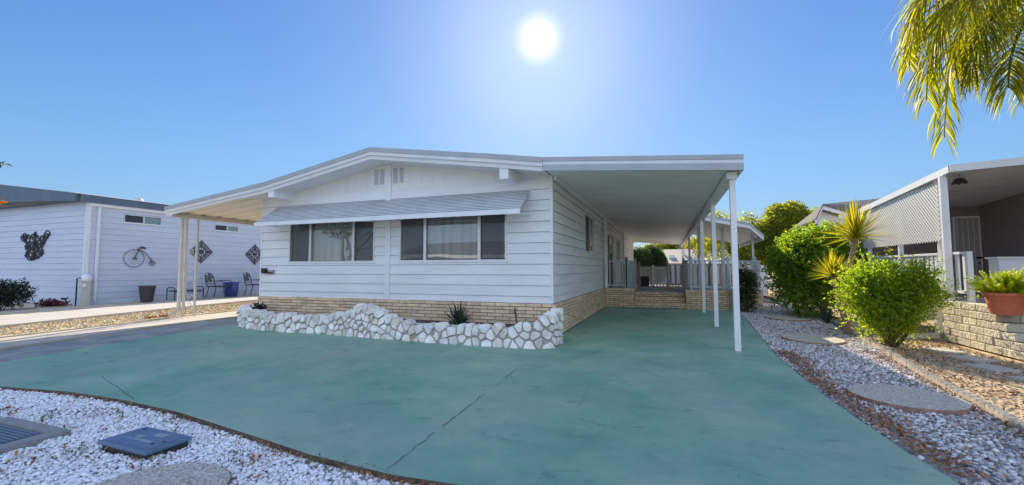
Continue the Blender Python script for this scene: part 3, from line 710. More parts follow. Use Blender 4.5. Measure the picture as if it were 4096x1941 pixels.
# brick skirt -----------------------------------------------------------------
def brickwall(path, z0, z1, L=.3111, H=.0667, depth=.055, off=0, seed=1, gap=.0125, curve=False):
    """individual bricks laid along a polyline (outer side = right-hand normal); returns (bricks, mortar)"""
    P = [Vector((*p,0)) for p in path]; seg = [(b-a).length for a,b in zip(P[:-1],P[1:])]; T = sum(seg)
    def at(s):
        for a,b,l in zip(P[:-1],P[1:],seg):
            if s <= l+1e-6: return a.lerp(b, max(0,min(1,s/l))), (b-a)/l
            s -= l
        return P[-1], (P[-1]-P[-2]).normalized()
    mb = MB(); g = random.Random(seed); nrow = int(round((z1-z0)/H))
    ends = [0]
    for l in seg: ends.append(ends[-1]+l)
    for r in range(nrow):
        zb, zt = z1-(r+1)*H+gap/2, z1-r*H-gap/2
        runs = [(0,T)] if curve else list(zip(ends[:-1],ends[1:]))
        for s0,s1 in runs:
            s = s0-(L/2 if r%2 else 0)
            while s < s1-.01:
                a, b = max(s,s0)+gap/2, min(s+L,s1)-gap/2
                if b-a > .03:
                    p, t = at((a+b)/2); nn = Vector((t.y,-t.x,0)); o = g.uniform(-.0025,.0025)
                    pa, ta = at(a+1e-4); pb, tb = at(b-1e-4)
                    if curve: t = (pb-pa).normalized(); nn = Vector((t.y,-t.x,0)); p = (pa+pb)/2
                    mb.obox(p - nn*(depth/2-o) + Vector((0,0,(zb+zt)/2)), t*((pb-pa).length/2 if curve else (b-a)/2), nn*depth/2, Vector((0,0,(zt-zb)/2)))
                s += L
    mo = MB()
    for a,b in zip(P[:-1],P[1:]):
        t = (b-a).normalized(); nn = Vector((t.y,-t.x,0))
        mo.obox((a+b)/2 - nn*(.012+.05) + Vector((0,0,(z0+z1)/2-.004)), t*((b-a).length/2-.012), nn*.05, Vector((0,0,(z1-z0)/2-.004)))
    return mb, mo
b, mo = brickwall([(XL-.03,YF-.055),(XR+.075,YF-.055),(XR+.075,14.42)], .02, ZS-.003, seed=3)
sk = b.build('brick_skirt', M['brick'], home); mo.build('mortar', M['mortar'], sk)
mb = MB(); mb.box(XR+.076,XR+.10,8.47,8.56,.20,.31); ob = mb.build('outlet_box', M['cream'], home)
# roof: slab, three-step fascia, soffit ------------------------------------------
RP = [(-9.30,3.149),(-8.576,3.232),(XC,3.753),(-2.973,3.364),(-1.985,3.207)]
def roof_slab(prof, y0, y1, t): 
    mb = MB(); mb.prism(prof+[(x,z-t) for x,z in prof[::-1]], y0, y1); return mb
def fascia(prof, y, o0, o1, th):
    mb = MB()
    for (x0,z0),(x1,z1) in zip(prof[:-1],prof[1:]):
        mb.add([(x,yy,z-o) for yy in (y,y+th) for x,z,o in ((x0,z0,o1),(x1,z1,o1),(x1,z1,o0),(x0,z0,o0))], [(0,1,2,3),(7,6,5,4),(0,4,5,1),(1,5,6,2),(2,6,7,3),(3,7,4,0)])
    return mb
rf = roof_slab(RP, 7.075, YB+.5, .05).build('roof', M['rooftop'], home)
fascia(RP, 7.045, -.006, .083, .03).build('fascia_cap', M['cap'], rf)
fascia(RP, 7.058, .0835, .155, .03).build('fascia_board', M['fascia'], rf)
fascia(RP, 7.085, .1555, .235, .03).build('lower_fascia', M['soffit'], rf)
SP = [(x, z-.20) for x,z in RP]
sf = MB()
for (x0,z0),(x1,z1) in zip(SP[:-1],SP[1:]): sf.add([(x0,7.10,z0),(x1,7.10,z1),(x1,YF-.0,z1),(x0,YF-.0,z0)], [(0,1,2,3)])
sf.build('soffit', M['soffit'], rf, fix=False)
# window awning: overlapping slats, drip edge, ends and arms ------------------------
aw = MB(); N = 12; AX0, AX1 = -8.80, -2.40
y0,z0,y1,z1 = YF-.012, 2.765, 7.065, 2.315
prof = []
for i in range(N):
    a, c = i/N, (i+1)/N
    prof.append((y0+(y1-y0)*a, z0+(z1-z0)*a-.004))
    prof.append((y0+(y1-y0)*c, z0+(z1-z0)*c+.010))
for i in range(len(prof)-1):
    (ya,za),(yb,zb) = prof[i],prof[i+1]; xo = 0; aw.cur = i % 2
    if i % 2: yb = ya+.010; zb = za-.018
    aw.add([(AX0+xo,ya,za),(AX1-xo,ya,za),(AX1-xo,yb,zb),(AX0+xo,yb,zb)], [(0,1,2,3)])
awo = aw.build('window_awning', [M['awning'],M['shade_line']], home, fix=False)  # slat risers coloured dark to paint the shade below each slat
mb = MB(); mb.box(AX0,AX1,7.045,7.062,2.243,2.322); mb.box(AX0,AX1,7.062,7.09,2.243,2.25); mb.build('drip_edge', M['trim'], awo)
for x in (AX0+.02, -5.98, -5.30, AX1-.02): MB().bar((x,7.09,2.262),(x,YF-.03,2.30),.03,.02).build('awning_arm', M['trim'], awo)
# house-number holder
hn = MB(); hn.lathe([(.045,-.06),(.062,-.04),(.062,.05),(.070,.052),(.070,.065),(.05,.065)], 14, (-9.135,YF-.065,1.225))
hn.tube([(-9.08,YF-.05,1.225),(-8.83,YF-.05,1.225)], .009, 6); hn.tube([(-8.835,YF-.05,1.165),(-8.83,YF-.05,1.255)], .009, 6)
hn.tube([(-9.06,YF-.05,1.165),(-8.835,YF-.05,1.165)], .007, 6)
hn.box(-9.06,-8.88,YF-.055,YF-.045,1.17,1.20); hn.box(-9.10,-9.06,YF-.06,YF-.013,1.20,1.24)
hno = hn.build('nameplate_holder', M['black'], None, smooth=False)
tag(hno, 'small black metal bracket on the white front wall near its left corner', 'wall bracket')

# ================================================================== RIGHT CARPORT
cp = thing('carport', 'long white carport awning on square posts over the teal driveway', 'carport', (1.017,7.39,0))
CP = [(-1.978,3.206),(1.133,2.963)]
r_ = roof_slab(CP, 7.075, 29.5, .04).build('roof', M['rooftop'], cp)
fascia(CP, 7.045, -.006, .062, .03).build('fascia_cap', M['cap'], r_)
fascia([(-1.978,3.206),(1.120,2.964)], 7.060, .0625, .124, .03).build('fascia_board', M['fascia'], r_)
fascia(CP, 7.045, .1245, .232, .035).build('front_gutter', M['cap'], r_)
mb = MB(); mb.box(1.10,1.133,7.081,29.5,2.735,2.958); mb.build('side_fascia', M['fascia'], r_)
def pans(x0,z0,x1,z1,y0,y1,p=.305,d=.035):
    mb = MB(); pr = []
    y = y0
    while y < y1:
        pr += [(y,0),(y+p*.68,0),(y+p*.76,d),(y+p*.92,d)]; y += p
    pr = [q for q in pr if q[0] <= y1]
    for (ya,a),(yb,b) in zip(pr[:-1],pr[1:]):
        mb.add([(x0,ya,z0+a),(x1,ya,z1+a),(x1,yb,z1+b),(x0,yb,z0+b)], [(0,1,2,3)])
    return mb
pans(-1.965,3.015,1.099,2.775,7.085,29.4,.305,.006).build('ceiling_pan', M['ceiling'], r_, fix=False)
mb = MB(); mb.box(.93,1.075,7.30,29.3,2.660,2.765); mb.build('header_beam', M['trim'], cp)
mb = MB(); mb.box(XR+.03,XR+.09,7.7,29.0,2.93,3.01); mb.build('wall_ledger', M['trim'], cp)
def post(parent, x, y, z0, z1, w=.085, name='post', m='trim', cap=False):
    mb = MB(); mb.box(x-w/2,x+w/2,y-w/2,y+w/2,z0,z1); o = mb.build(name, M[m], parent)
    bv = o.modifiers.new('b','BEVEL'); bv.width = .006; bv.segments = 2
    if cap:
        k = MB(); k.box(x-w*.62,x+w*.62,y-w*.62,y+w*.62,z1,z1+.02); k.lathe([(w*.45,0),(w*.5,.03),(w*.3,.055),(.004,.065)],10,(x,y,z1+.02)); k.build('post_cap', M[m], o)
    return o
for y in (7.39,10.29,13.47,20.5,28.5): post(cp, 1.015, y, 0.0 if y < 14 else .5, 2.662)

# ================================================================== LEFT CARPORT
lc = thing('carport', 'cream left awning of the white home with corrugated pans on slim scrolled posts', 'carport', (-11.7,7.6,0))
LP = [(-11.92,2.849),(-9.303,3.1487)]
r_ = roof_slab(LP, 7.075, 24, .03).build('roof', M['rooftop'], lc)
fascia(LP, 7.045, -.006, .083, .03).build('fascia_cap', M['cap'], r_)
fascia(LP, 7.058, .0835, .155, .03).build('fascia_board', M['fascia'], r_)
fascia(LP, 7.085, .1555, .222, .03).build('lower_fascia', M['soffit'], r_)
pans(-11.70,2.715,-9.31,2.975,7.09,23.9,.42,.055).build('ceiling_pan', M['leftceil'], r_, fix=False)
mb = MB(); mb.box(-11.92,-11.89,7.09,24,2.655,2.82); mb.box(-11.80,-11.70,7.09,24,2.60,2.70); mb.build('header_beam', M['cream'], lc)
lpst = post(lc, -11.76, 7.50, .05, 2.60, .055, m='cream'); post(lc, -11.55, 7.64, .05, 2.60, .045, m='cream')
mb = MB()
def spiral(c, r, turns, ux, uz, start=0, n=20):
    out = []
    for i in range(n+1):
        t = i/n; a = start+turns*2*math.pi*t; q = r*(1-.8*t); out.append(Vector(c)+Vector(ux)*q*math.cos(a)+Vector(uz)*q*math.sin(a))
    return out
ax = Vector((.21,.14,0)).normalized()
for z in (.45,1.15,1.85):
    c = Vector((-11.655,7.57,z)); mb.tube(spiral(c+Vector((0,0,.10)), .075, 1.3, ax, (0,0,1)), .006, 5); mb.tube(spiral(c-Vector((0,0,.10)), .075, -1.3, -ax, (0,0,1)), .006, 5)
    mb.tube([c-ax*.09+Vector((0,0,.3)), c, c+ax*.09-Vector((0,0,.3))], .005, 5)
mb.build('scroll', M['cream'], lc)
ds = MB(); ds.bar((-11.84,7.44,2.62),(-11.84,7.44,.22),.075,.055,(0,1,0)); ds.bar((-11.84,7.44,.24),(-11.86,7.24,.09),.075,.055)
ds.build('downspout', M['cream'], lc)

# ================================================================== STONE PLANTER
pl = thing('stone_planter', 'low planter wall of white quartz boulders in grey mortar along the front of the home', 'planter', (-5.6,6.6,0))
PATH = [(-9.22,7.62),(-9.20,7.25),(-9.02,6.95),(-8.6,6.76),(-7.9,6.64),(-7.27,6.60),(-6.52,6.66),(-5.8,6.62),(-5.07,6.57),(-3.66,6.49),(-2.3,6.50),(-1.95,6.55),(-1.74,6.70),(-1.70,7.05),(-1.76,7.40)]
PV = [Vector((*p,0)) for p in PATH]
SL = [0]
for a,b in zip(PV[:-1],PV[1:]): SL.append(SL[-1]+(b-a).length)
def pat(s):
    s = max(0,min(SL[-1]-1e-6,s))
    for i in range(len(PV)-1):
        if s <= SL[i+1]:
            t = (s-SL[i])/(SL[i+1]-SL[i]); p = PV[i].lerp(PV[i+1], t)
            d0 = (PV[i+1]-PV[max(i-1,0)]).normalized(); d1 = (PV[min(i+2,len(PV)-1)]-PV[i]).normalized(); d = d0.lerp(d1,t).normalized()
            return p, d
TOPX = [(-9.3,.42),(-8.9,.39),(-8.58,.36),(-8.0,.335),(-6.9,.315),(-6.3,.34),(-5.98,.37),(-5.68,.45),(-5.37,.565),(-5.17,.50),(-4.94,.44),(-4.56,.31),(-4.0,.27),(-3.5,.27),(-3.0,.29),(-2.6,.30),(-2.17,.35),(-1.96,.41),(-1.80,.50),(-1.66,.53)]
def vtop(s):
    x = pat(s)[0].x
    return float(np.interp(x, [q[0] for q in TOPX], [q[1] for q in TOPX]))
random.seed(12)
pts = []
tries = 0
while tries < 5200:
    tries += 1
    s = random.uniform(0,SL[-1]); v = random.uniform(.02,.60)
    if v > vtop(s)-.03: continue
    dmin = random.choice((.10,.13,.16,.19)) if v < .2 else random.choice((.09,.11,.13,.15))
    if all((s-a)**2+((v-b)*1.05)**2 > dmin**2 for a,b in pts): pts.append((s,v))
def clip(poly, px, py, nx, ny):
    out = []
    for i in range(len(poly)):
        a, b = poly[i], poly[(i+1)%len(poly)]
        da = (a[0]-px)*nx+(a[1]-py)*ny; db = (b[0]-px)*nx+(b[1]-py)*ny
        if da <= 0: out.append(a)
        if (da < 0) != (db < 0) and abs(da-db) > 1e-12:
            t = da/(da-db); out.append((a[0]+(b[0]-a[0])*t, a[1]+(b[1]-a[1])*t))
    return out
st = MB()
for i,(s,v) in enumerate(pts):
    R_ = .12+.045*random.random(); n0 = 6; ph = random.random()*6
    poly = [(s+R_*random.uniform(.75,1.1)*math.cos(ph+k*2*math.pi/n0), v+.9*R_*random.uniform(.75,1.1)*math.sin(ph+k*2*math.pi/n0)) for k in range(n0)]
    for j,(a,b) in enumerate(pts):
        if j == i: continue
        dx, dy = a-s, b-v; d2 = math.hypot(dx,dy)
        if d2 < .32 and poly: poly = clip(poly, s+dx/2-dx/d2*.009, v+dy/2-dy/d2*.009, dx/d2, dy/d2)
    if poly: poly = clip(poly, 0, -.02, 0, -1)
    if len(poly) < 3: continue
    cx = sum(p[0] for p in poly)/len(poly); cy = sum(p[1] for p in poly)/len(poly)
    # resample outline, round and roughen
    dense = []
    for k in range(len(poly)):
        a, b = poly[k], poly[(k+1)%len(poly)]
        l = math.hypot(b[0]-a[0], b[1]-a[1]); q = max(1, int(l/.05))
        dense += [(a[0]+(b[0]-a[0])*t/q, a[1]+(b[1]-a[1])*t/q) for t in range(q)]
    K = len(dense); sm = [(.12*dense[k-1][0]+.76*dense[k][0]+.12*dense[(k+1)%K][0]+random.uniform(-.004,.004), .12*dense[k-1][1]+.76*dense[k][1]+.12*dense[(k+1)%K][1]+random.uniform(-.004,.004)) for k in range(K)]
    tiltx, tilty = random.uniform(-.40,.40), random.uniform(-.45,.25); D = random.uniform(.022,.050)
    V = []
    def put(q, d):
        p, t = pat(q[0]); nn = Vector((t.y,-t.x,0)); w = p + nn*d; return (w.x, w.y, max(-.02, q[1]))
    for shr, dep, jit in ((1.0,-.15,0),(1.0,-.005,.002),(.96,D*.75,.004),(.86,D*.98,.005),(.45,D*1.02,.004)):
        for q in sm:
            x = cx+(q[0]-cx)*shr; y = cy+(q[1]-cy)*shr
            dd = dep+(tiltx*(x-cx)+tilty*(y-cy))*(1 if dep > .01 else 0)+random.uniform(-jit,jit)
            V.append(put((x,y), dd))
    V.append(put((cx,cy), D*1.04))
    Fc = []
    for r in range(4):
        for k in range(K): Fc.append((r*K+k, r*K+(k+1)%K, (r+1)*K+(k+1)%K, (r+1)*K+k))
    for k in range(K): Fc.append((4*K+k, 4*K+(k+1)%K, len(V)-1))
    Fc.append(tuple(range(K-1,-1,-1)))
    st.add(V, Fc)
st.build('stonework', M['stone'], pl, smooth=False)
mo = MB(); ss = np.linspace(0, SL[-1], 110)
for a,b in zip(ss[:-1],ss[1:]):
    V = []
    for s in (a,b):
        p,t = pat(s); nn = Vector((t.y,-t.x,0)); h_ = max(.1, vtop(s)-.045)
        o, i_ = p+nn*.012, p-nn*.15
        V += [(o.x,o.y,-.02),(o.x,o.y,h_),(i_.x,i_.y,h_),(i_.x,i_.y,-.02)]
    mo.add(V, [(0,4,5,1),(1,5,6,2),(2,6,7,3)])
mo.build('mortar', M['stonem'], pl)
so_ = MB(); so_.prism([(-9.1,7.62),(-9.05,7.2),(-8.6,6.92),(-7.9,6.80),(-5.1,6.73),(-2.3,6.66),(-1.85,6.85),(-1.8,7.62)], .0, .215, 'z'); so_.build('soil', M['soil'], pl)

def plant_blades(name, label, cat, loc, n, L, w, seed, m, el0, el1, bend, trunk=None, group=None):
    t = thing(name, label, cat, loc, 0, group)
    V, Fa = blade_rosette(n, L, w, seed, el0, el1, bend)
    top = Vector(loc)
    if trunk:
        top = Vector(trunk[-1]); mb = MB(); k = len(trunk)
        pts = [Vector(p) for p in trunk]; dense = []
        for a,b in zip(pts[:-1],pts[1:]): dense += [a.lerp(b,i/8) for i in range(8)]
        dense.append(pts[-1]); rg = random.Random(seed)
        mb.tube(dense, [.055*(1-.25*i/len(dense))*rg.uniform(.82,1.18) for i in range(len(dense))], 9)
        for i in range(70):     # leaf scars
            p = dense[rg.randrange(2,len(dense))]; a = rg.uniform(0,6.28); d = Vector((math.cos(a),math.sin(a),rg.uniform(-.5,.1)))
            mb.bar(p+d*.03, p+d*rg.uniform(.05,.085), .02, .006)
        mb.build('trunk', M['yuccabark'], t)
    mb = MB(); mb.add([tuple(Vector(v)+top) for v in V], Fa); mb.build('blades', m, t, fix=False)
    return t
plant_blades('yucca', 'small grey-green yucca growing in the white stone planter', 'yucca', (-3.60,7.08,.20), 64, .47, .042, 3, M['l_agave'], 5, 86, .05)
mb = MB(); mb.tube(wavy_ := [Vector((-2.47,7.1,.19)),Vector((-2.485,7.1,.34)),Vector((-2.50,7.1,.46)),Vector((-2.515,7.1,.585))], [.016,.014,.018,.012], 7)
mb.tube([(-2.50,7.1,.46),(-2.525,7.09,.49),(-2.52,7.08,.52)], .009, 5); mb.tube([(-2.505,7.1,.52),(-2.49,7.11,.555)], .010, 5)
tag(mb.build('bare_stem', M['bark'], None, smooth=True), 'bare brown plant stem standing in the planter before the brick skirt', 'plant stem')
mb = MB(); mb.tube([(-5.2,6.92,.235),(-3.75,6.88,.235)], .021, 10); mb.tube([(-3.1,6.86,.24),(-2.3,6.84,.24)], .021, 10)
pv = MB(); pv.tube([(-5.2,6.92,.245),(-2.3,6.84,.245)], .021, 10); tag(pv.build('irrigation_pipe', M['pvc'], None, smooth=True), 'white plastic pipe lying on the soil behind the planter stones', 'pipe')
dpv, dpf = leaves(260, [(-8.80,7.22,.36),(-8.70,7.15,.30)], [(.13,.13,.13)]*2, .09, .3, .2, .2, 5)
t = thing('withered_plant', 'dark withered plant at the left end of the stone planter', 'plant', (-8.78,7.2,.2))
npmesh('leaves', dpv, dpf, mat('withered leaves', (.035,.03,.03), .9, island=.5), t)

# ================================================================== BRICK PORCH, STEPS, RAILINGS
YP = 14.42
porch = thing('brick_porch', 'raised buff brick porch with steps under the carport', 'porch', (0,YP,0))
b, mo = brickwall([(-1.905,YP),(-1.0,YP),(-1.0,YP+.85)], .0, .60, seed=5, L=.29); o = b.build('brick_wall', M['brick'], porch); mo.build('mortar', M['mortar'], o)
curve = [(.58,YP+.85),(.58,YP),(1.80,YP)]+[(1.80+1.12*math.sin(a), YP+1.30-1.30*math.cos(a)) for a in np.linspace(.12,math.pi/2,10)]+[(2.92,18.0)]
b, mo = brickwall(curve[:3], .0, .57, seed=6, L=.29); o = b.build('brick_wall', M['brick'], porch); mo.build('mortar', M['mortar'], o)
b, mo = brickwall(curve[2:], .0, .57, seed=7, L=.29, curve=True); o = b.build('brick_wall', M['brick'], porch, label='curved right end of the brick porch wall'); mo.build('mortar', M['mortar'], o)
for i in range(3):
    y = YP+.26*i; z = .165*(i+1) if i < 2 else .50
    b, mo = brickwall([(-.99,y),(.57,y)], 0.165*i, z-.035, L=.20, H=.062, seed=20+i)
    o = b.build('step', M['brick'], porch); mo.build('mortar', M['mortar'], o)
    tr_ = MB(); tr_.box(-.99,.57,y-.012,y+.26 if i < 2 else y+.30,z-.034,z); tr_.build('tread', M['brick'] if i < 2 else M['deck'], o)
mb = MB(); mb.prism([(-1.9,YP+.07),(-1.02,YP+.07),(-1.02,YP+.85),(.60,YP+.85),(.60,YP+.07),(1.80,YP+.07),(2.30,YP+.28),(2.70,YP+.75),(2.85,YP+1.4),(2.85,19.0),(-1.9,19.0)], .40, .50, 'z'); mb.build('deck_floor', M['deck'], porch)
for q in ((-1.9,-.99,YP-.01,YP+.10,.601,.625),(.57,1.80,YP-.01,YP+.10,.571,.595)): MB().box(*q).build('wall_cap', M['brick'], porch)

def railing(label, pts, z0, z1, m='rail', pitch=.135, w=.075, posts=None, group='railings of the brick porch', t=.022, pw=.085):
    r = thing('porch_railing', label, 'railing', (*pts[0], z0), 0, group)
    top = MB(); bot = MB()
    P = [Vector((*p,0)) for p in pts]
    for a,b in zip(P[:-1],P[1:]):
        top.bar(a+Vector((0,0,z1-.02)), b+Vector((0,0,z1-.02)), .085, .04); bot.bar(a+Vector((0,0,z0+.09)), b+Vector((0,0,z0+.09)), .045, .06)
    top.build('top_rail', M[m], r); bot.build('bottom_rail', M[m], r)
    for a,b in zip(P[:-1],P[1:]):
        L = (b-a).length; d = (b-a)/L; n = max(1,int(L/pitch))
        for k in range(n):
            q = a + d*(k+.5)*L/n; mb = MB(); mb.bar(q+Vector((0,0,z0+.06)), q+Vector((0,0,z1-.04)), w, t, (-d.y,d.x,0)) if False else mb.obox(q+Vector((0,0,(z0+z1)/2+.01)), d*w/2, Vector((-d.y,d.x,0))*t/2, (0,0,(z1-z0)/2-.05)); mb.build('baluster', M[m], r)
    for p in (posts if posts is not None else pts): post(r, p[0], p[1], z0, z1+.045, pw, m=m, cap=True)
    return r
railing('short grey porch railing beside the home wall, left of the brick steps', [(-1.86,YP+.05),(-1.23,YP+.05)], .625, 1.53, pitch=.20, w=.035)
railing('grey railing of wide pickets running back along the left of the brick steps', [(-1.14,YP+.14),(-1.06,YP+1.9)], .50, 1.53, posts=[(-1.20,YP+.05),(-1.06,YP+1.9)], pitch=.17, w=.10)
railing('front grey railing with spaced pickets on the right brick wall', [(.75,YP+.05),(1.80,YP+.05)], .595, 1.52, pitch=.21, w=.075)
railing('grey railing of wide pickets running back along the right of the brick steps', [(.66,YP+.16),(.60,YP+1.9)], .50, 1.53, posts=[(.60,YP+1.9)], pitch=.16, w=.11)
arc = [(1.80+1.05*math.sin(a), YP+.05+1.25-1.25*math.cos(a)) for a in np.linspace(.15,math.pi/2,7)]
railing('curved grey railing of close pickets on the right end of the porch', arc+[(2.85,16.6)], .58, 1.50, posts=[arc[0],arc[3],(2.85,16.6)], pitch=.14, w=.105)
railing('weathered tan railing stub at the back left of the porch deck', [(-1.75,18.9),(-1.06,18.9)], .50, 1.42, 'railtan', pitch=.14, w=.10, group='rear porch railings')
railing('weathered tan railing at the back right of the porch deck', [(.07,18.9),(2.8,18.9)], .50, 1.42, 'railtan', posts=[(.07,18.9),(.75,18.9),(1.7,18.9),(2.8,18.9)], pitch=.20, w=.09, group='rear porch railings')
# white posts on the wall side of the porch
for y,l in ((14.46,'white square porch post standing against the home wall at the front of the porch'),(20.6,'white square porch post at the far end of the home wall')):
    t = thing('porch_post', l, 'post', (-1.85,y,.5)); post(t, -1.87, y, .62 if y < 15 else .5, 2.95, .10)

# patio awning with clipped corner to the right of the carport
pa = thing('patio_awning', 'sloping patio awning with a clipped corner right of the carport', 'awning', (1.14,14.4,0))
out = [(1.14,13.9,2.86),(2.42,14.5,2.63),(3.02,15.7,2.33),(3.1,21,2.33),(1.14,21,2.86)]
mb = MB(); mb.add([(x,y,z-.03) for x,y,z in out]+[(x,y,z) for x,y,z in out], [(4,3,2,1,0),(5,6,7,8,9)]+[(i,(i+1)%5,(i+1)%5+5,i+5) for i in range(5)]); pr_ = mb.build('roof', M['ceiling'], pa)
for nm,o0,o1,mm,th in (('fascia_cap',-.01,.06,'cap',.03),('fascia_board',.061,.16,'fascia',.02)):
    mb = MB()
    for a,b in zip(out[:3],out[1:4]):
        a, b = Vector(a), Vector(b); d = (b-a); d.z = 0; d.normalize(); nn = Vector((d.y,-d.x,0))
        mb.add([tuple(p+nn*q-Vector((0,0,o))) for q in (.004 if nm == 'fascia_board' else .012,-th) for p,o in ((a,o1),(b,o1),(b,o0),(a,o0))], [(0,1,2,3),(7,6,5,4),(0,4,5,1),(1,5,6,2),(2,6,7,3),(3,7,4,0)])
    mb.build(nm, M[mm], pr_)
post(pa, 1.80, 15.6, .5, 2.62, .09); post(pa, 2.70, 15.75, .57, 2.40, .06); post(pa, 1.2, 17.5, .5, 2.8, .09)
# ================================================================== BEHIND THE PORCH
t = thing('lattice_fence', 'white lattice fence behind the porch with a finial post', 'fence', (-.6,22,0))
def lattice(x0,x1,z0,z1,place,pitch=.085,w=.035,th=.008,parent=None,name='lattice_panel',m='lattice'):
    mb = MB()
    for s in (1,-1):
        c = (x0-z1 if s == 1 else x0+z0)
        end = (x1-z0 if s == 1 else x1+z1)
        while c < end:
            # line x - s*z = c
            P = []
            for z in (z0,z1):
                P.append((c+s*z, z))
            (xa,za),(xb,zb) = P
            if xa > xb: (xa,za),(xb,zb) = (xb,zb),(xa,za)
            if xb > x0 and xa < x1:
                if xa < x0: za += (zb-za)*(x0-xa)/(xb-xa); xa = x0
                if xb > x1: zb = za+(zb-za)*(x1-xa)/(xb-xa); xb = x1
                a, b = Vector(place(xa,0,za)), Vector(place(xb,0,zb)); n_ = Vector(place(xa,1,za))-a
                if (b-a).length > .03: mb.bar(a+n_*s*th*.52, b+n_*s*th*.52, w, th, n_)
            c += pitch*1.414
    return mb.build(name, M[m], parent)
pf = lambda u,d,z: (u,22+d,z)
lattice(-2.8,-.62,.15,1.30,pf,.10,.05,parent=t); lattice(-.54,.9,.15,1.30,pf,.10,.05,parent=t)
post(t, -.58, 22, .0, 1.36, .11, cap=True)
mb = MB(); mb.box(-2.8,.9,21.97,22.03,1.30,1.345); mb.box(-2.8,.9,21.97,22.03,.10,.15); mb.build('rail', M['trim'], t)
t = thing('vinyl_fence', 'white panel fence seen through the right porch railing', 'fence', (2,21.5,0))
for i in range(6):
    mb = MB(); mb.box(.95+i*.55,.95+i*.55+.53,21.48,21.52,.05,1.35); mb.build('panel', M['trim'], t)
mb = MB(); mb.box(.9,4.3,21.46,21.54,1.351,1.40); mb.build('rail', M['trim'], t)
t = thing('crate_stack', 'stack of dark plastic crates before the white lattice fence', 'crates', (-.95,20.3,0))
for k in range(4):
    mb = MB(); mb.box(-1.12,-.72,20.2,20.5,.45+k*.115,.45+k*.115+.095); mb.box(-1.14,-.70,20.18,20.52,.54+k*.115,.56+k*.115); mb.build('crate', M['brownpot'], t)
sheet('rear_yard', [(-3,19.0),(3,19.0),(3,30),(-3,30)], .30, M['concrete'])
fh = thing('far_house', 'distant grey shingled house beyond the lattice fence', 'house', (1.5,40,0))
mb = MB(); mb.box(-1.0,6,40,48,0,1.75); mb.build('wall', M['nbwall'], fh)
mb = MB(); mb.prism([(39.5,1.7),(48.5,1.7),(44,3.1)], -1.6, 6.6, 'x'); rfh = mb.build('roof', M['cardboard'], fh)
mb = MB(); mb.box(.3,.8,41,41.5,2.0,2.45); mb.box(1.5,1.7,42,42.2,2.4,2.9); mb.build('vent', M['alu'], rfh)
fa = thing('far_awning', 'pale corrugated patio cover far behind the right porch railing', 'awning', (3,24,0))
mb = MB()
for k in range(10): mb.obox((1.3+k*.3,24.6,1.66),(.14,0,0),(0,1.4,.16),(0,0,.01))
mb.build('roof_pan', M['trim'], fa); mb = MB()
for x in (1.2,4.2): mb.box(x-.05,x+.05,23.3,23.4,0,1.5)
mb.build('post', M['trim'], fa)

#%%PART3
# ================================================================== LEFT NEIGHBOUR
S = .9213
def N(x,y,z): return (x*S, y*S, 1.27+(z-1.27)*S)
NX, NY = -19.5*S, 9.06*S
nh = thing('mobile_home', 'white lap-sided neighbouring home with slate blue roof edge, left of the walkway', 'house', (NX,NY,.1))
def NZ(z): return 1.27+(z-1.27)*S
ZB, ZT = .09, NZ(3.70)
def rows_(z0,z1,p=.198): return list(np.arange(z0,z1-.05,p))+[z1]
NW1 = (10.14*S, 11.45*S, NZ(3.06), NZ(3.40)); NW2 = (13.63*S, 14.80*S, NZ(3.05), NZ(3.34))
lapped(rows_(ZB,ZT), NY, 22, [NW1,NW2], lambda u,o,z: (NX+o,u,z), .012).build('side_wall', [M['nbwall'],M['shade_line']], nh, fix=False)
lapped(rows_(ZB,NZ(3.75)), -34, NX, [], lambda u,o,z: (u,NY-o,z), .012).build('front_wall', [M['nbwall'],M['shade_line']], nh, fix=False)
mb = MB(); mb.box(NX-.05,NX+.022,NY-.024,NY+.09,ZB,ZT); mb.build('corner_trim', M['trim'], nh)
nf_ = lambda u,d,z: (NX-d,u,z)
for i,wn in enumerate((NW1,NW2)): nw = window(nh, *wn, ((wn[0]+wn[1])/2+.02,), nf_, blinds=False, screens=(0,), name='slider_window'); ct = MB(); um = (wn[0]+wn[1])/2+.06; ct.add([nf_(um,.045,wn[2]+.04),nf_(wn[1]-.04,.045,wn[2]+.04),nf_(wn[1]-.04,.045,wn[3]-.04),nf_(um,.045,wn[3]-.04)],[(0,1,2,3)]); ct.build('curtain', M['blindpale'], nw, fix=False)
mb = MB(); mb.box(NX,NX+.10,NY+.02,22,NZ(3.56),NZ(3.665)); mb.build('gutter', M['trim'], nh)
rfb = MB()
# gable front band (overhanging, slate blue) and side band
x0, x1 = -19.85*S+.25, -33
rfb.prism([(x0,NZ(3.70)),(x0,NZ(3.975)),(x1,NZ(3.975)+(x0-x1)*.128),(x1,NZ(3.70)+(x0-x1)*.040)], NY-.30, NY-.24)
rfb.box(NX+.10,NX+.14,NY-.24,22,NZ(3.665),NZ(3.93))
rfo = rfb.build('roof_fascia', M['nbroof'], nh)
mb = MB(); mb.prism([(x0,NZ(3.976)),(x0-.3,NZ(4.03)),(x1,NZ(4.03)+(x0-.3-x1)*.128),(x1,NZ(3.9))], NY-.27, 22); mb.build('roof', M['rooftop'], nh)
mb = MB(); mb.add([(NX+.12,NY-.25,NZ(3.70)),(NX+.12,22,NZ(3.70)),(NX-.02,22,NZ(3.70)),(NX-.02,NY-.25,NZ(3.70))],[(0,1,2,3)]); mb.add([(NX,NY-.27,NZ(3.72)),(x1,NY-.27,NZ(3.74)),(x1,NY,NZ(3.74)),(NX,NY,NZ(3.72))],[(0,1,2,3)]); mb.build('soffit', M['nbroof'], nh, fix=False)
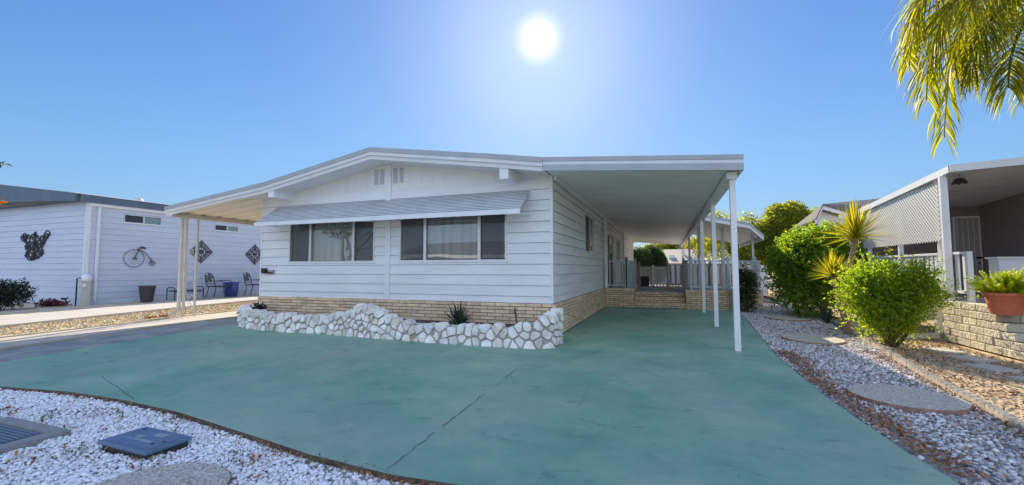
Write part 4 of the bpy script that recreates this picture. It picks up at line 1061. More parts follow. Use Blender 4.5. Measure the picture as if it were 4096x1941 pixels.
for (x,y,z,r_) in ((-21.0,11.4,4.12,.16),(-20.6,13.4,4.03,.13)):
    mb = MB(); mb.lathe([(r_*.5,-.2),(r_*.5,.02),(r_,.03),(r_*1.05,.08),(r_*.7,.14),(.01,.17)],14,N(x,y,z)); mb.build('roof_vent', M['alu'], nh, smooth=True)
mb = MB(); mb.bar(N(-19.42,9.36,3.55),N(-19.42,9.36,.12),.07,.06,(0,1,0)); mb.build('downspout', M['trim'], nh)
em = thing('electric_meter', 'pale utility meter pedestal standing at the corner of the left neighbour home', 'meter', N(-19.3,9.0,.03))
mb = MB(); c = N(-19.32,9.05,0); mb.box(c[0]-.02,c[0]+.12,c[1]-.10,c[1]+.06,.09,.88); mb.build('cabinet', M['cream'], em)
mb = MB(); mb.lathe([(.13,.0),(.15,.05),(.14,.15),(.09,.22),(.01,.24)],16,(c[0]+.05,c[1]-.02,.88)); mb.build('hood', M['trim'], em, smooth=True)
mb = MB(); mb.tube([(c[0]+.10,c[1]-.08,.76),(c[0]+.17,c[1]-.12,.76)],.055,14); mb.build('meter_dial', M['alu'], em)
mb = MB(); mb.tube([(c[0]-.02,c[1]-.22,.09),(c[0]-.02,c[1]-.22,.98),(c[0]+.1,c[1]-.2,1.0)],.02,8); mb.build('conduit', M['black'], em)

def wallpt(y,z,o=.03): return Vector((NX+o, y*S, NZ(z)))
# penny-farthing wall decoration
bk = thing('bicycle_wall_art', 'black wire penny farthing bicycle hanging on the left neighbour wall', 'wall art', wallpt(10.54,1.69))
def wring(y,z,r_,rad,n=40): return [wallpt(y+r_*math.cos(a),z+r_*math.sin(a)) for a in np.linspace(0,2*math.pi,n,endpoint=False)]
mb = MB(); mb.tube(wring(10.54,1.695,.34,0),.009,6,closed=True); mb.build('big_wheel', M['bike'], bk)
mb = MB()
for k in range(12): a = k*math.pi/6; mb.tube([wallpt(10.54,1.695),wallpt(10.54+.34*math.cos(a),1.695+.34*math.sin(a))],.0022,4)
mb.build('spokes', M['bike'], bk)
mb = MB(); mb.tube(wring(11.16,1.51,.10,0),.010,6,closed=True)
for k in range(8): a = k*math.pi/4; mb.tube([wallpt(11.16,1.51),wallpt(11.16+.10*math.cos(a),1.51+.10*math.sin(a))],.003,4)
mb.build('small_wheel', M['bike'], bk)
mb = MB(); mb.tube([wallpt(10.54,1.695,.05),wallpt(10.60,1.85,.05),wallpt(10.68,2.06,.05)],.020,6)
mb.tube([wallpt(10.66,2.03,.05),wallpt(10.80,2.0,.05),wallpt(10.95,1.86,.05),wallpt(11.08,1.68,.05),wallpt(11.16,1.51,.05)],.014,6)
mb.tube([wallpt(10.62,2.06,.05),wallpt(10.76,2.10,.05)],.016,6); mb.tube([wallpt(10.50,1.69,.06),wallpt(10.60,1.68,.06)],.03,6); mb.tube([wallpt(11.06,1.70,.06),wallpt(11.14,1.69,.06)],.016,6)
mb.build('frame', M['bike'], bk)
mb = MB(); mb.tube([wallpt(10.70,2.11,.06),wallpt(10.78,2.135,.06),wallpt(10.90,2.10,.06)],[.02,.035,.022],8); mb.build('saddle', M['red'], bk)
# diamond wrought iron panels
def diamond(y,z,label):
    t = thing('iron_wall_panel', label, 'wall art', wallpt(y,z), 0, 'diamond iron panels on the left neighbour wall')
    h_ = .50; mb = MB()
    for k in range(2):
        q = h_*(1-.11*k); P = [wallpt(y+q,z),wallpt(y,z+q),wallpt(y-q,z),wallpt(y,z-q)]
        mb.tube(P,.016 if k == 0 else .009,6,closed=True)
    mb.build('frame', M['iron'], t)
    mb = MB()
    for k in range(4):
        a = k*math.pi/2; u = (math.cos(a),math.sin(a)); n_ = (-u[1],u[0])
        mb.tube([wallpt(y+u[0]*.06,z+u[1]*.06),wallpt(y+u[0]*.45,z+u[1]*.45)],.008,5)
        for s in (1,-1):
            c = wallpt(y+u[0]*.25+n_[0]*.075*s, z+u[1]*.25+n_[1]*.075*s)
            mb.tube(spiral(c,.075,1.2*s,(0,u[0],u[1]),(0,n_[0],n_[1]),math.pi*.5*s),.011,5)
        b_ = a+math.pi/4; mb.tube([wallpt(y,z),wallpt(y+.31*math.cos(b_),z+.31*math.sin(b_))],.008,5)
        mb.tube(wring(y+.2*math.cos(b_),z+.2*math.sin(b_),.045,0,14),.008,5,closed=True)
        mb.tube(wring(y+.34*u[0],z+.34*u[1],.04,0,12),.010,5,closed=True)
    mb.lathe([(.06,-.012),(.06,.012),(.02,.025)],10,wallpt(y,z)); mb.tube(wring(y,z,.085,0,16),.014,5,closed=True)
    mb.build('scrollwork', M['iron'], t); return t
diamond(13.07,2.04,'diamond shaped wrought iron panel behind the slim scrolled posts'); diamond(15.70,2.0,'diamond shaped wrought iron panel beside the edge of the main home')
# ornate scroll on the front wall
t = thing('iron_wall_scroll', 'ornate black scroll ironwork on the front wall of the left neighbour', 'wall art', N(-22.7,9.03,2.15))
def fpt(x,z,o=.03): return Vector((x*S, NY-o, NZ(z)))
mb = MB(); cx = -22.7
for s in (1,-1):
    for (dx,dz,r_,tn) in ((.78,.40,.20,1.4),(.50,.28,.20,-1.4),(.30,.05,.22,1.4),(.42,-.12,.18,-1.3),(.28,-.34,.20,1.3),(.50,-.30,.12,1.2),(.14,.34,.15,-1.2),(.14,-.10,.16,1.2),(.52,.05,.14,1.3),(.12,-.42,.12,1.2),(.62,.36,.13,-1.2)):
        mb.tube(spiral(fpt(cx+s*dx,2.15+dz),r_,tn*s,(s,0,0),(0,0,1)),.017,6)
    mb.tube([fpt(cx+s*.92,2.60),fpt(cx+s*.7,2.35),fpt(cx+s*.45,2.2),fpt(cx+s*.2,2.25),fpt(cx,2.15)],.026,6)
    mb.tube([fpt(cx,2.15),fpt(cx+s*.35,2.0),fpt(cx+s*.55,1.92),fpt(cx+s*.5,1.8),fpt(cx+s*.2,1.7)],.024,6)
mb.tube([fpt(cx,2.62),fpt(cx,2.3),fpt(cx,1.66)],[.03,.05,.03],8); mb.lathe([(.01,-.09),(.09,-.02),(.10,.03),(.04,.10),(.01,.12)],10,fpt(cx,1.72)); mb.lathe([(.01,-.06),(.07,0),(.01,.12)],10,fpt(cx,2.6))
mb.build('scrollwork', M['iron'], t)
# planters
def planter(name,label,y,x,r0_,r1_,h,m,group=None):
    t = tag(MB().lathe([(r0_,0),(r1_,h-.05),(r1_*1.05,h-.05),(r1_*1.06,h),(r1_*.9,h),(r1_*.85,h-.08),(.01,h-.10)],24).build(name,m,None,smooth=False),label,'planter',group)
    t.location = (x,y,.118); return t
planter('planter_pot','dark brown tapered planter against the left neighbour wall',10.88*S-.15,-18.9*S,.17,.235,.56,M['brownpot'])
planter('planter_pot','cobalt blue glazed planter between the two patio chairs',14.28*S-.15,-18.9*S,.22,.27,.60,M['bluepot'])
# cast-metal chairs and a bench table on the walk
def chair(label, loc, rz, grp='black cast metal chairs by the left walkway'):
    t = thing('patio_chair', label, 'chair', loc, rz, grp); L_ = Matrix.Translation(loc) @ Matrix.Rotation(rz,4,'Z') @ Matrix.Diagonal((1.22,1.35,1.06,1))
    def p(x,y,z): return L_ @ Vector((x,y,z))
    mb = MB(); mb.tube([p(.26*math.cos(a)*1.0,.26*math.sin(a),.43) for a in np.linspace(0,6.283,20,endpoint=False)],.016,6,closed=True)
    mb.obox(p(0,0,.43), (L_.to_3x3()@Vector((.24,0,0))), (L_.to_3x3()@Vector((0,.24,0))), Vector((0,0,.02))); mb.build('seat', M['black'], t)
    mb = MB(); fr = [p(-.25,-.24,.42),p(-.25,-.29,.72),p(-.20,-.33,.90),p(0,-.35,.95),p(.20,-.33,.90),p(.25,-.29,.72),p(.25,-.24,.42)]; mb.tube(fr,.016,6)
    mb.tube([p(-.25,-.28,.53),p(.25,-.28,.53)],.011,5)
    for (x,z,r_) in ((-.12,.78,.09),(.12,.78,.09),(-.1,.64,.08),(.1,.64,.08),(0,.72,.08),(0,.86,.06)):
        mb.tube(spiral(p(x,-.31,z),r_,1.5,L_.to_3x3()@Vector((1,0,0)),(0,0,1)),.013,5)
    mb.build('backrest', M['black'], t)
    for sx in (-1,1):
        mb = MB(); mb.tube([p(.26*sx,-.26,.62),p(.30*sx,-.05,.64),p(.29*sx,.18,.63),p(.27*sx,.22,.55),p(.25*sx,.22,.43)],.014,6); mb.build('armrest', M['black'], t)
        for sy in (-1,1):
            mb = MB(); mb.tube([p(.22*sx,.2*sy,.43),p(.23*sx,.23*sy,.2),p(.25*sx,.27*sy,0)],.016,6); mb.build('leg', M['black'], t)
    return t
chair('black cast metal chair between the scrolled posts and the blue planter', (-18.6*S,13.35*S,.12), R(-62))
chair('black cast metal chair to the right of the blue planter', (-18.6*S,15.15*S,.12), R(-62))
chair('black cast metal chair half hidden behind the corner of the main home', (-18.3*S,16.6*S,.12), R(-100))
t = thing('bench', 'low black metal bench with looped arms beside the brown planter', 'bench', (-18.8*S,12.05*S,.12))
y0_,y1_,xx = 11.50*S,12.62*S,-18.8*S
mb = MB(); mb.box(xx-.20,xx+.20,y0_+.04,y1_-.04,.43,.47); mb.build('seat', M['black'], t)
for y in (y0_,y1_):
    mb = MB(); mb.tube([(xx+.22,y,.12),(xx+.22,y,.52),(xx+.17,y,.585),(xx-.17,y,.585),(xx-.22,y,.52),(xx-.22,y,.12)],.018,6); mb.build('leg', M['black'], t)
mb = MB(); mb.tube([(xx+.2,y0_,.40),(xx+.2,y1_,.40)],.014,6); mb.build('rail', M['black'], t)
# bricks, shrubs by the neighbour
for (x,y,a,l) in ((-11.93,6.86,.3,'red brick lying in the weedy bed, nearer the street'),(-12.0,7.22,.1,'red brick lying in the weedy bed, beside the slim posts')):
    mb = MB(); mb.box(-.05,.05,-.11,.11,0,.06); o = tag(mb.build('loose_brick', M['redbrick']),l,'brick','loose red bricks in the weedy bed'); o.location = (x,y,.06); o.rotation_euler = (0,0,a)
def shrub(name,label,loc,crown,lm,n,ls,seed,stems=5,cat='shrub',group=None,droop=.2,shell=.5,aspect=.5,slen=.26,up=.55,fill=0):
    random.seed(seed); t = thing(name,label,cat,loc,0,group); B = Vector(loc); mb = MB()
    for i in range(stems):
        c = crown[i%len(crown)]; limb(mb,B+Vector((random.uniform(-.06,.06),random.uniform(-.06,.06),0)),B+Vector(c[:3])+Vector((random.uniform(-.1,.1),0,c[5]*.5)),.018+.012*(c[2]>.6),.006,.12)
    mb.build('stems', M['bark'], t, smooth=True)
    V,Fa = shoots(n//13,[B+Vector(c[:3]) for c in crown],[c[3:] for c in crown],slen,ls,seed,13,up,aspect,loc[2]+.01); 
    if fill:
        V2,F2 = leaves(fill,[B+Vector(c[:3]) for c in crown],[[q*.95 for q in c[3:]] for c in crown],ls,aspect,droop,.5,seed+50,loc[2]+.01); Fa = np.concatenate([Fa,F2+len(V)]); V = np.concatenate([V,V2])
    npmesh('foliage',V,Fa,lm,t); return t
shrub('round_shrub','dark round shrub at the far left before the neighbour home',(-18.0,6.55,.10),lumps(.52,.45,.10,.80,12,.26,3),mat('very dark leaves',(.022,.035,.014),.7,island=.4),9000,.055,3)
shrub('flower_clump','low maroon foliage clump beside the dark round shrub',(-18.3,7.75,.10),lumps(.55,.30,.02,.12,8,.13,4),M['red'],1500,.06,4,slen=.10)
# tree outside the left edge whose twigs reach into view
t = tree('street_tree','tree at the left edge whose twigs just reach into view','tree',(-10.6,3.0,-.05),2.9,[(-.6,-.3,3.6,.9,.9,.7),(-.9,-.3,3.0,.8,.6,.5),(1.68,.11,2.84,.16,.05,.03)],M['l_dark'],3200,.10,.10,8)
V,Fa = leaves(120,[Vector((-8.93,3.10,2.23)),Vector((-9.2,3.0,2.2))],[(.24,.07,.06),(.25,.1,.1)],.06,.6,.2,.3,9); npmesh('turning_leaves',V,Fa,M['l_orange'],t)
mb = MB(); limb(mb,(-10.55,3.0,1.9),(-8.8,3.11,2.24),.02,.004,.05); limb(mb,(-10.5,3.0,2.3),(-8.76,3.13,2.80),.02,.004,.05); mb.build('branch',M['bark'],t)

# ================================================================== UTILITY LIDS, STEPPING STONES
t = thing('meter_box','blue-grey plastic utility box lid in the white pebbles','utility box',(-3.59,2.08,-.05))
q = [Vector((-3.852,1.927,0)),Vector((-3.355,1.925,0)),Vector((-3.283,2.211,0)),Vector((-3.885,2.237,0))]; cq = sum(q,Vector())/4
# proper rectangle fitted to the seen corners
ux = ((q[1]-q[0])+(q[2]-q[3])).normalized(); uy = Vector((-ux.y,ux.x,0)); hx, hy = .278, .150
def bx(mb,hx,hy,z0,z1): mb.obox(cq+Vector((0,0,(z0+z1)/2)),ux*hx,uy*hy,(0,0,(z1-z0)/2)); return mb
o = bx(MB(),hx-.02,hy-.02,-.06,.012).build('box_body',M['brownpot'],t)
o = bx(MB(),hx,hy,.0125,.040).build('lid',M['bluebox'],t); bv = o.modifiers.new('b','BEVEL'); bv.width = .008; bv.segments = 3
mb = MB(); bx(mb,hx-.03,hy-.03,.0405,.0435); lid2 = mb.build('raised_field',M['bluebox'],o)
mb = MB()
def pl_(u,v,a,b): mb.obox(cq+ux*u+uy*v+Vector((0,0,.0445)),ux*a,uy*b,(0,0,.0012))
pl_(.06,.07,.055,.028); pl_(-.02,-.045,.012,.075) if False else pl_(.03,-.035,.10,.012); pl_(-.07,.005,.035,.016); pl_(-.11,-.04,.03,.008)
mb.build('lid_marking',M['plate'],lid2)
mb = MB()
for u,v in ((-.20,.10),(.21,.0),(.17,-.05)): mb.lathe([(.012,0),(.012,.0018)],12,cq+ux*u+uy*v+Vector((0,0,.0436)))
mb.build('lid_hole',M['dark'],lid2)
t = thing('utility_vault','grey concrete utility vault with ribbed blue-grey cover at the left edge','utility vault',(-4.85,1.82,-.05))
mb = MB(); A = [(-4.407,1.99),(-5.30,2.03),(-5.30,1.62),(-4.373,1.637)]
mb.box(-5.30,-4.39,1.93,2.02,-.08,.02); mb.box(-5.30,-4.39,1.60,1.69,-.08,.02); mb.box(-4.50,-4.39,1.69,1.93,-.08,.02); mb.box(-5.30,-5.19,1.69,1.93,-.08,.02)
o = mb.build('collar',M['vault'],t)
mb = MB(); mb.box(-5.19,-4.50,1.69,1.93,-.06,-.004); mb.build('cover',M['grate'],t); mb = MB()
for k in range(7): mb.box(-5.15,-4.58,1.705+k*.032,1.720+k*.032,-.0035,.010)
mb.build('rib',M['grate'],t)
def roundstone(name,label,c,rx,ry,z0,z1,group,seed):
    t = thing(name,label,'stepping stone',(c[0],c[1],z0),0,group); g = random.Random(seed); n = 40
    w = [1+g.uniform(-.012,.012) for _ in range(n)]; P = [(c[0]+rx*w[k]*math.cos(2*math.pi*k/n),c[1]+ry*w[k]*math.sin(2*math.pi*k/n)) for k in range(n)]
    mb = MB(); mb.prism(P,z0,z1-.004,'z'); mb.build('rim',M['aggrim'],t)
    mb = MB(); P2 = [(c[0]+(x-c[0])*.99,c[1]+(y-c[1])*.99) for x,y in P]; mb.prism(P2,z1-.0035,z1,'z'); mb.build('top',M['agg'],t); return t
SG = 'round aggregate stepping stones'
roundstone('stepping_stone','round aggregate stepping stone in the white pebbles at the bottom of the photo',STEPF[:2],.42,.41,-.06,.006,SG,1)
for (x,y,rx,ry),l in zip(STEPS,('large round stepping stone nearest the street in the side rock bed','round stepping stone in front of the flowering shrub','round stepping stone farthest back in the side rock bed')):
    roundstone('stepping_stone',l,(x,y),rx,ry,-.03,.028,SG,int(x*10))
mb = MB(); mb.box(2.15,2.55,14.05,14.35,-.03,.03); tag(mb.build('paver',M['concrete']),'small pale square paver lying before the curved brick wall','paver')
# scalloped edging
EP = [(3.36,9.95),(3.225,8.71),(2.91,6.91),(2.757,5.785),(2.70,5.1),(2.60,4.565),(2.50,3.6),(2.42,2.9)]
EV = [Vector((*p,0)) for p in EP]; acc = 0; segs = []
for a,b in zip(EV[:-1],EV[1:]):
    L = (b-a).length; n = max(1,round(L/.6))
    for k in range(n): segs.append((a.lerp(b,k/n),a.lerp(b,(k+1)/n)))
lab = ['nearest the timber edging','second from the timber edging','in front of the flowering shrub','just past the flowering shrub']
E0 = None
for i,(a,b) in enumerate(segs):
    d = b-a; L = d.length-.012; d.normalize(); n_ = Vector((-d.y,d.x,0)); mb = MB(); ns = 6; w = L/ns
    prof = [(0,-.06),(L,-.06)]
    top = []
    for k in range(ns):
        for j in range(5): t_ = j/4; top.append((w*(k+t_), .03+.03*math.sin(math.pi*t_)))
    prof += top[::-1]
    V = [a+d*x+n_*o+Vector((0,0,z)) for o in (-.03,.03) for x,z in prof]; K = len(prof)
    mb.add([tuple(v) for v in V],[tuple(range(K)),tuple(range(2*K-1,K-1,-1))]+[(k,(k+1)%K,(k+1)%K+K,k+K) for k in range(K)])
    tag(mb.build('edging_block',M['edging']),'scalloped tan concrete edging block in the row between the rock bed and the dirt','edging','scalloped edging blocks')
mb = MB(); mb.bar((3.36,10.0,-.0),(3.70,12.4,.0),.09,.09); mb.bar((3.70,12.45,.0),(3.90,14.3,.0),.09,.09); tag(mb.build('edging_timber',M['timber']),'weathered timber edging in front of the dark shrubs','edging')
mb = MB(); mb.tube([(3.70,17.0,.06),(3.42,13.85,.05)],.06,14); mb.cur = 1; mb.tube([(3.422,13.87,.05),(3.418,13.82,.05)],.064,14); tag(mb.build('drain_pipe',[M['pvc'],M['dark']]),'white drain pipe with a dark open end lying on the rock bed','pipe')

# ================================================================== RIGHT NEIGHBOUR
RX = 4.70
rh = thing('porch_house','right neighbour home with mauve grey porch walls and white awning','house',(RX,9.3,0))
mb = MB(); mb.box(RX+.02,6.95,13.05,13.2,.7,2.70); mb.prism([(4,.3),(13.2,.3),(13.2,2.70),(9.3,2.98),(4,2.98)],6.95,7.1,'x'); w_ = mb.build('porch_wall',M['mauve'],rh)
for k in range(5):
    pass
mb = MB(); mb.box(RX+.05,7.0,9.60,13.05,.60,.70); mb.build('porch_floor',M['deck'],rh)
mb = MB(); mb.box(6.44,7.0-.06,13.0,13.045,.72,2.48); mb.build('door_frame',M['trim'],rh)
dr = MB(); dr.box(6.48,6.90,12.985,12.999,.74,2.44); dro = dr.build('door',M['door'],rh)
mb = MB()
for k in range(4): mb.box(6.50+k*.10,6.51+k*.10,12.975,12.984,.76,2.42)
mb.build('door_batten',M['trim'],dro); mb = MB(); mb.obox((6.86,12.96,1.50),(.05,0,0),(0,.012,0),(0,0,.02)); mb.lathe([(.02,-.02),(.02,.02)],8,(6.86,12.965,1.38)); mb.build('door_handle',M['black'],dro)
AP = [(4.45,8.95),(8.5,8.95),(8.5,13.3),(4.45,13.3)]
def az(y): return 3.02-(y-9.0)*.072
mb = MB(); mb.prism([(9.3,3.015),(13.3,2.735),(13.3,2.70),(9.3,2.98)],RX-.02,8.6,'x'); awr = mb.build('awning_roof',M['ceiling'],rh)
def zf(y): return 3.02-(y-9.29)*.076
mb = MB()
mb.add([(RX-.10,9.27,zf(9.29)),(RX-.10,13.0,zf(13.0)),(RX-.10,13.0,zf(13.0)-.115),(RX-.10,9.27,zf(9.29)-.115),(RX-.03,9.27,zf(9.29)),(RX-.03,13.0,zf(13)),(RX-.03,13.0,zf(13)-.115),(RX-.03,9.27,zf(9.29)-.115)],[(0,1,2,3),(4,7,6,5),(0,4,5,1),(3,2,6,7),(1,5,6,2),(0,3,7,4)])
mb.build('side_gutter',M['trim'],awr)
mb = MB(); x1_ = 8.6; z1_ = 3.02+(x1_-RX)*.055
mb.prism([(RX-.10,2.90),(x1_,z1_-.13),(x1_,z1_+.02),(RX-.10,3.02)],9.25,9.30); mb.build('front_fascia',M['fascia'],awr)
# posts with scroll brackets
for y in (9.66,11.25,12.7):
    post(rh,RX,y,.70,zf(y)-.11,.075,'porch_post')
post(rh,RX+.0,9.90,.70,zf(9.9)-.11,.045,'porch_post')
mb = MB()
for z in (1.15,1.85,2.55):
    c = Vector((RX,9.78,z)); u = Vector((0,1,0)); mb.tube(spiral(c+Vector((0,0,.11)),.075,1.3,u,(0,0,1)),.008,5); mb.tube(spiral(c-Vector((0,0,.11)),.075,-1.3,-u,(0,0,1)),.008,5); mb.tube([c-u*.09+Vector((0,0,.25)),c,c+u*.09-Vector((0,0,.25))],.007,5)
mb.build('scroll_bracket',M['trim'],rh)
lp_ = lambda u,d,z: (RX-.05-d,u,z)
lattice(9.74,12.9,1.75,2.80,lp_,.060,.034,.006,rh,'lattice_panel') 
def nrail(label,a,b,n,endposts):
    r = thing('porch_railing',label,'railing',(*a,.7),0,'white railings of the right neighbour porch'); A,B = Vector((*a,0)),Vector((*b,0)); d = (B-A).normalized(); L = (B-A).length
    mb = MB(); mb.bar(A+Vector((0,0,1.52)),B+Vector((0,0,1.52)),.07,.04); mb.build('top_rail',M['trim'],r); mb = MB(); mb.bar(A+Vector((0,0,.86)),B+Vector((0,0,.86)),.05,.05); mb.build('bottom_rail',M['trim'],r)
    for k in range(n): q = A+d*(k+.5)*L/n; mb = MB(); mb.obox(q+Vector((0,0,1.18)),d*.035,Vector((-d.y,d.x,0))*.012,(0,0,.32)); mb.build('baluster',M['trim'],r)
    for p in endposts: post(r,p[0],p[1],.70,1.54,.075)
nrail('long white porch railing under the lattice of the right neighbour',(RX,9.95),(RX,12.65),18,[])
nrail('short white railing beside the block steps of the right neighbour',(RX+.03,9.58),(RX+.03,9.20),2,[(RX+.03,9.19)])
dsp = MB(); dsp.bar((RX-.10,9.50,2.88),(RX-.10,9.50,.86),.085,.06,(0,1,0)); dsp.bar((RX-.10,9.50,.90),(RX-.13,9.80,.70),.085,.06); dsp.bar((RX-.13,9.79,.73),(RX-.13,9.80,.10),.085,.06,(0,1,0)); dsp.bar((RX-.13,9.82,.06),(RX-.75,9.75,.02),.06,.085)
tag(dsp.build('downspout',M['trim']),'white bent downspout at the corner post of the right neighbour porch','downspout')
mb = MB(); mb.tube([(4.99,9.8,2.99),(4.99,9.8,2.88)],.004,5); mb.lathe([(.01,.10),(.07,.08),(.10,.02),(.08,0)],12,(4.99,9.8,2.78))
for k in range(5): a = k*1.257; mb.lathe([(.004,.03),(.028,.0),(.022,-.02),(.004,-.02)],8,(4.99+.085*math.cos(a),9.8+.085*math.sin(a),2.79))
tag(mb.build('hanging_chime',M['iron']),'small dark chime hanging from the right neighbour porch ceiling','wind chime')
# split-face block retaining wall that steps down beside the stairs
bs = thing('block_stair','split-face block retaining wall stepping down beside the right neighbour porch','retaining wall',(4.55,9,0))
mb = MB(); g = random.Random(3); H = .1175
YE = [7.62,7.80,7.98,8.10,8.30,8.31]
for r in range(6):
    y = 9.62; o = .17 if r%2 else 0; z0 = r*H; first = True
    while y > YE[r]+.02:
        l = (.34-o) if first else .34; first = False; yb = max(YE[r],y-l)
        if y-yb > .04: mb.box(4.55+g.uniform(-.008,.008),4.80,yb+.004,y-.004,z0+.003,z0+H-.003)
        y = yb
    x = 4.80
    while x < 7.4:
        mb.box(x+.004,x+.396,YE[r],YE[r]+.40,z0+.003,z0+H-.003) if True else None; x += .40
o = mb.build('blockwork',M['block'],bs); bv = o.modifiers.new('b','BEVEL'); bv.width = .012; bv.segments = 2
mb = MB(); mb.box(4.60,7.4,8.35,9.6,.0,.695); mb.build('stair_fill',M['vault'],bs)
mb = MB(); mb.box(5.25,6.1,9.45,9.70,.71,1.42); mb.box(5.22,6.13,9.42,9.73,1.42,1.45); mb.box(5.27,6.08,9.44,9.449,.75,1.02); mb.box(5.27,6.08,9.44,9.449,1.06,1.38); tag(mb.build('storage_cabinet',M['trim']),'pale cabinet on the right neighbour porch behind the terracotta pot','cabinet')
pt = thing('potted_fern','terracotta pot of yellow-green foxtail fern on the block steps','potted plant',(4.60,8.22,.595))
mb = MB(); mb.lathe([(.155,0),(.205,.27),(.222,.27),(.225,.315),(.20,.315),(.195,.27),(.01,.26)],28,(4.60,8.22,.595)); mb.build('pot',M['terracotta'],pt)
V_ = []; F_ = []; g = np.random.default_rng(4)
for i in range(80):
    az_ = g.random()*6.283; el = math.radians(22+66*g.random()**.8); L = .28+.17*g.random(); d = np.array([math.cos(az_)*math.cos(el),math.sin(az_)*math.cos(el),math.sin(el)])
    if i < 4: d = np.array([.30,.1,1.0])/1.05; d = d+g.normal(size=3)*.10; L = .50
    b0 = np.array([4.60,8.22,.87])+np.array([d[0],d[1],0])*.10
    for k in range(120):
        t_ = .05+.95*k/120; c = b0+d*L*t_-np.array([0,0,.10])*L*t_*t_; q = g.normal(size=3); q -= d*q.dot(d); q /= np.linalg.norm(q); rad = .055*(1-t_**2.5)*.9+.010
        tip = c+(q*.9+d*.5)*rad; sdv = np.cross(q,d)*.009; o = len(V_); V_ += [c-sdv,tip,c+sdv]; F_.append((o,o+1,o+2))
npmesh('fern',np.array(V_),np.array(F_),M['l_fern'],pt)
PG = 'square pavers in the right neighbour dirt'
for x,y,l in ((3.99,8.45,'square concrete paver nearest the flowering shrub in the dirt'),(4.0,7.85,'square concrete paver second from the flowering shrub'),(3.86,7.22,'square concrete paver third from the flowering shrub'),(3.92,6.55,'square concrete paver at the right edge of the photo')):
    mb = MB(); mb.box(-.17,.17,-.19,.19,-.03,.012); o = tag(mb.build('paver',M['concrete']),l,'paver',PG); o.location = (x,y,0); o.rotation_euler = (0,0,R(8+x*3))
t = thing('gable_house','house with dark shingled gable roof rising behind the big shrubs at right','house',(6,17,0))
mb = MB(); mb.prism([(4.98,0),(7.4,0),(7.4,2.6),(5.74,2.90),(5.06,3.22),(4.98,2.95)],17.25,17.4); mb.build('wall',M['gable'],t)
AX,AL,AR = Vector((5.05,17.0,3.40)),Vector((4.84,17.0,2.90)),Vector((5.80,17.0,3.10))
for a,b in ((AL,AX),(AX,AR)):
    mb = MB(); mb.add([tuple(p+Vector((0,q,o))) for q in (0,.05) for p,o in ((a,-.14),(b,-.14),(b,0),(a,0))],[(0,1,2,3),(7,6,5,4),(0,4,5,1),(1,5,6,2),(2,6,7,3),(3,7,4,0)]); mb.build('barge_board',M['trim'],t)
mb = MB(); B1,B2,B3 = Vector((7.9,19.6,3.86)),Vector((8.4,18.3,3.25)),Vector((5.3,22,3.0))
mb.add([tuple(v+Vector((0,-.04,.03))) for v in (AX,AR,B2,B1)]+[tuple(v+Vector((-.02,-.04,.03))) for v in (AL,)]+[tuple(B3)],[(0,1,2,3),(0,3,5,4)])
rr2 = mb.build('roof',M['shingle'],t,fix=False); so3 = rr2.modifiers.new('s','SOLIDIFY'); so3.thickness = .05

# ================================================================== VEGETATION (right side and background)
def L_(c): return [tuple(q) for q in c]
fs_ = shrub('flowering_shrub','bright green shrub with tiny pink blossoms in front of the right neighbour porch',(3.46,8.75,0),
    [(0,0,.62,.40,.40,.38),(-.30,-.05,.72,.36,.34,.34),(.30,.05,.72,.36,.34,.34),(.0,.05,.98,.42,.36,.30),(-.22,.1,1.05,.26,.26,.22),(.32,0,1.02,.26,.28,.22),(-.05,-.1,.38,.34,.34,.26),(-.42,0,.92,.20,.22,.24),(.50,.05,.86,.16,.2,.24),(.06,0,1.26,.10,.1,.14),(.38,0,1.22,.09,.09,.14),(-.16,.05,1.24,.08,.08,.12),(-.36,0,1.14,.08,.08,.12)],
    M['l_bush'],19000,.046,21,9,slen=.36,up=.7,fill=6000)
V,Fa = leaves(110,[(3.46,8.6,.85),(3.3,8.55,.95),(3.7,8.6,.9)],[(.5,.4,.45)]*3,.022,1.0,0,.9,22); npmesh('blossoms',V,Fa,M['petal'],fs_)
shrub('big_shrub','large shrub with sunlit top behind the two tall yuccas',(3.95,13.6,0),
    lumps(.95,.8,.35,2.3,22,.50,31)+[(-.5,0,1.85,.35,.4,.35),(.3,0,2.1,.40,.4,.3),(-.95,0,1.3,.35,.4,.5),(-.75,-.1,.7,.5,.5,.5),(.0,-.2,.5,.6,.5,.45),(.55,0,.6,.55,.5,.5),(-.55,-1.0,.55,.5,.5,.5),(-.2,-1.1,.95,.45,.45,.4),(-.75,-.6,1.0,.4,.4,.4)],M['l_big'],42000,.075,32,9,slen=.32,fill=16000)
shrub('dark_shrub','dark upright shrub in front of the curved brick porch wall',(2.17,13.95,0),[(0,0,.35,.22,.2,.34),(0,0,.7,.26,.22,.32),(-.1,0,.98,.16,.15,.22),(.12,0,.9,.14,.15,.22),(.02,0,1.15,.09,.09,.14)],M['l_dark'],6500,.05,41,5)
plant_blades('yucca','tallest yucca with a curved bare trunk before the white lattice','yucca',(3.36,10.1,0),150,.72,.042,5,M['l_yucca'],-18,86,.06,[(3.30,10.1,-.02),(3.25,10.08,.5),(3.33,10.05,1.1),(3.42,10.0,1.55),(3.47,9.95,1.86)],'tall yuccas on bare trunks')
plant_blades('yucca','shorter yucca on a leaning trunk left of the tallest one','yucca',(3.30,10.0,0),120,.50,.034,6,M['l_yucca'],-18,86,.06,[(3.28,9.95,-.02),(3.20,9.9,.35),(3.10,9.85,.75),(3.02,9.8,1.12)],'tall yuccas on bare trunks')
plant_blades('yucca','low trunkless yucca in the shade under the two tall ones','yucca',(3.12,10.55,.12),48,.50,.028,7,M['l_agave'],-5,80,.15)
TG = 'trees beyond the porch'
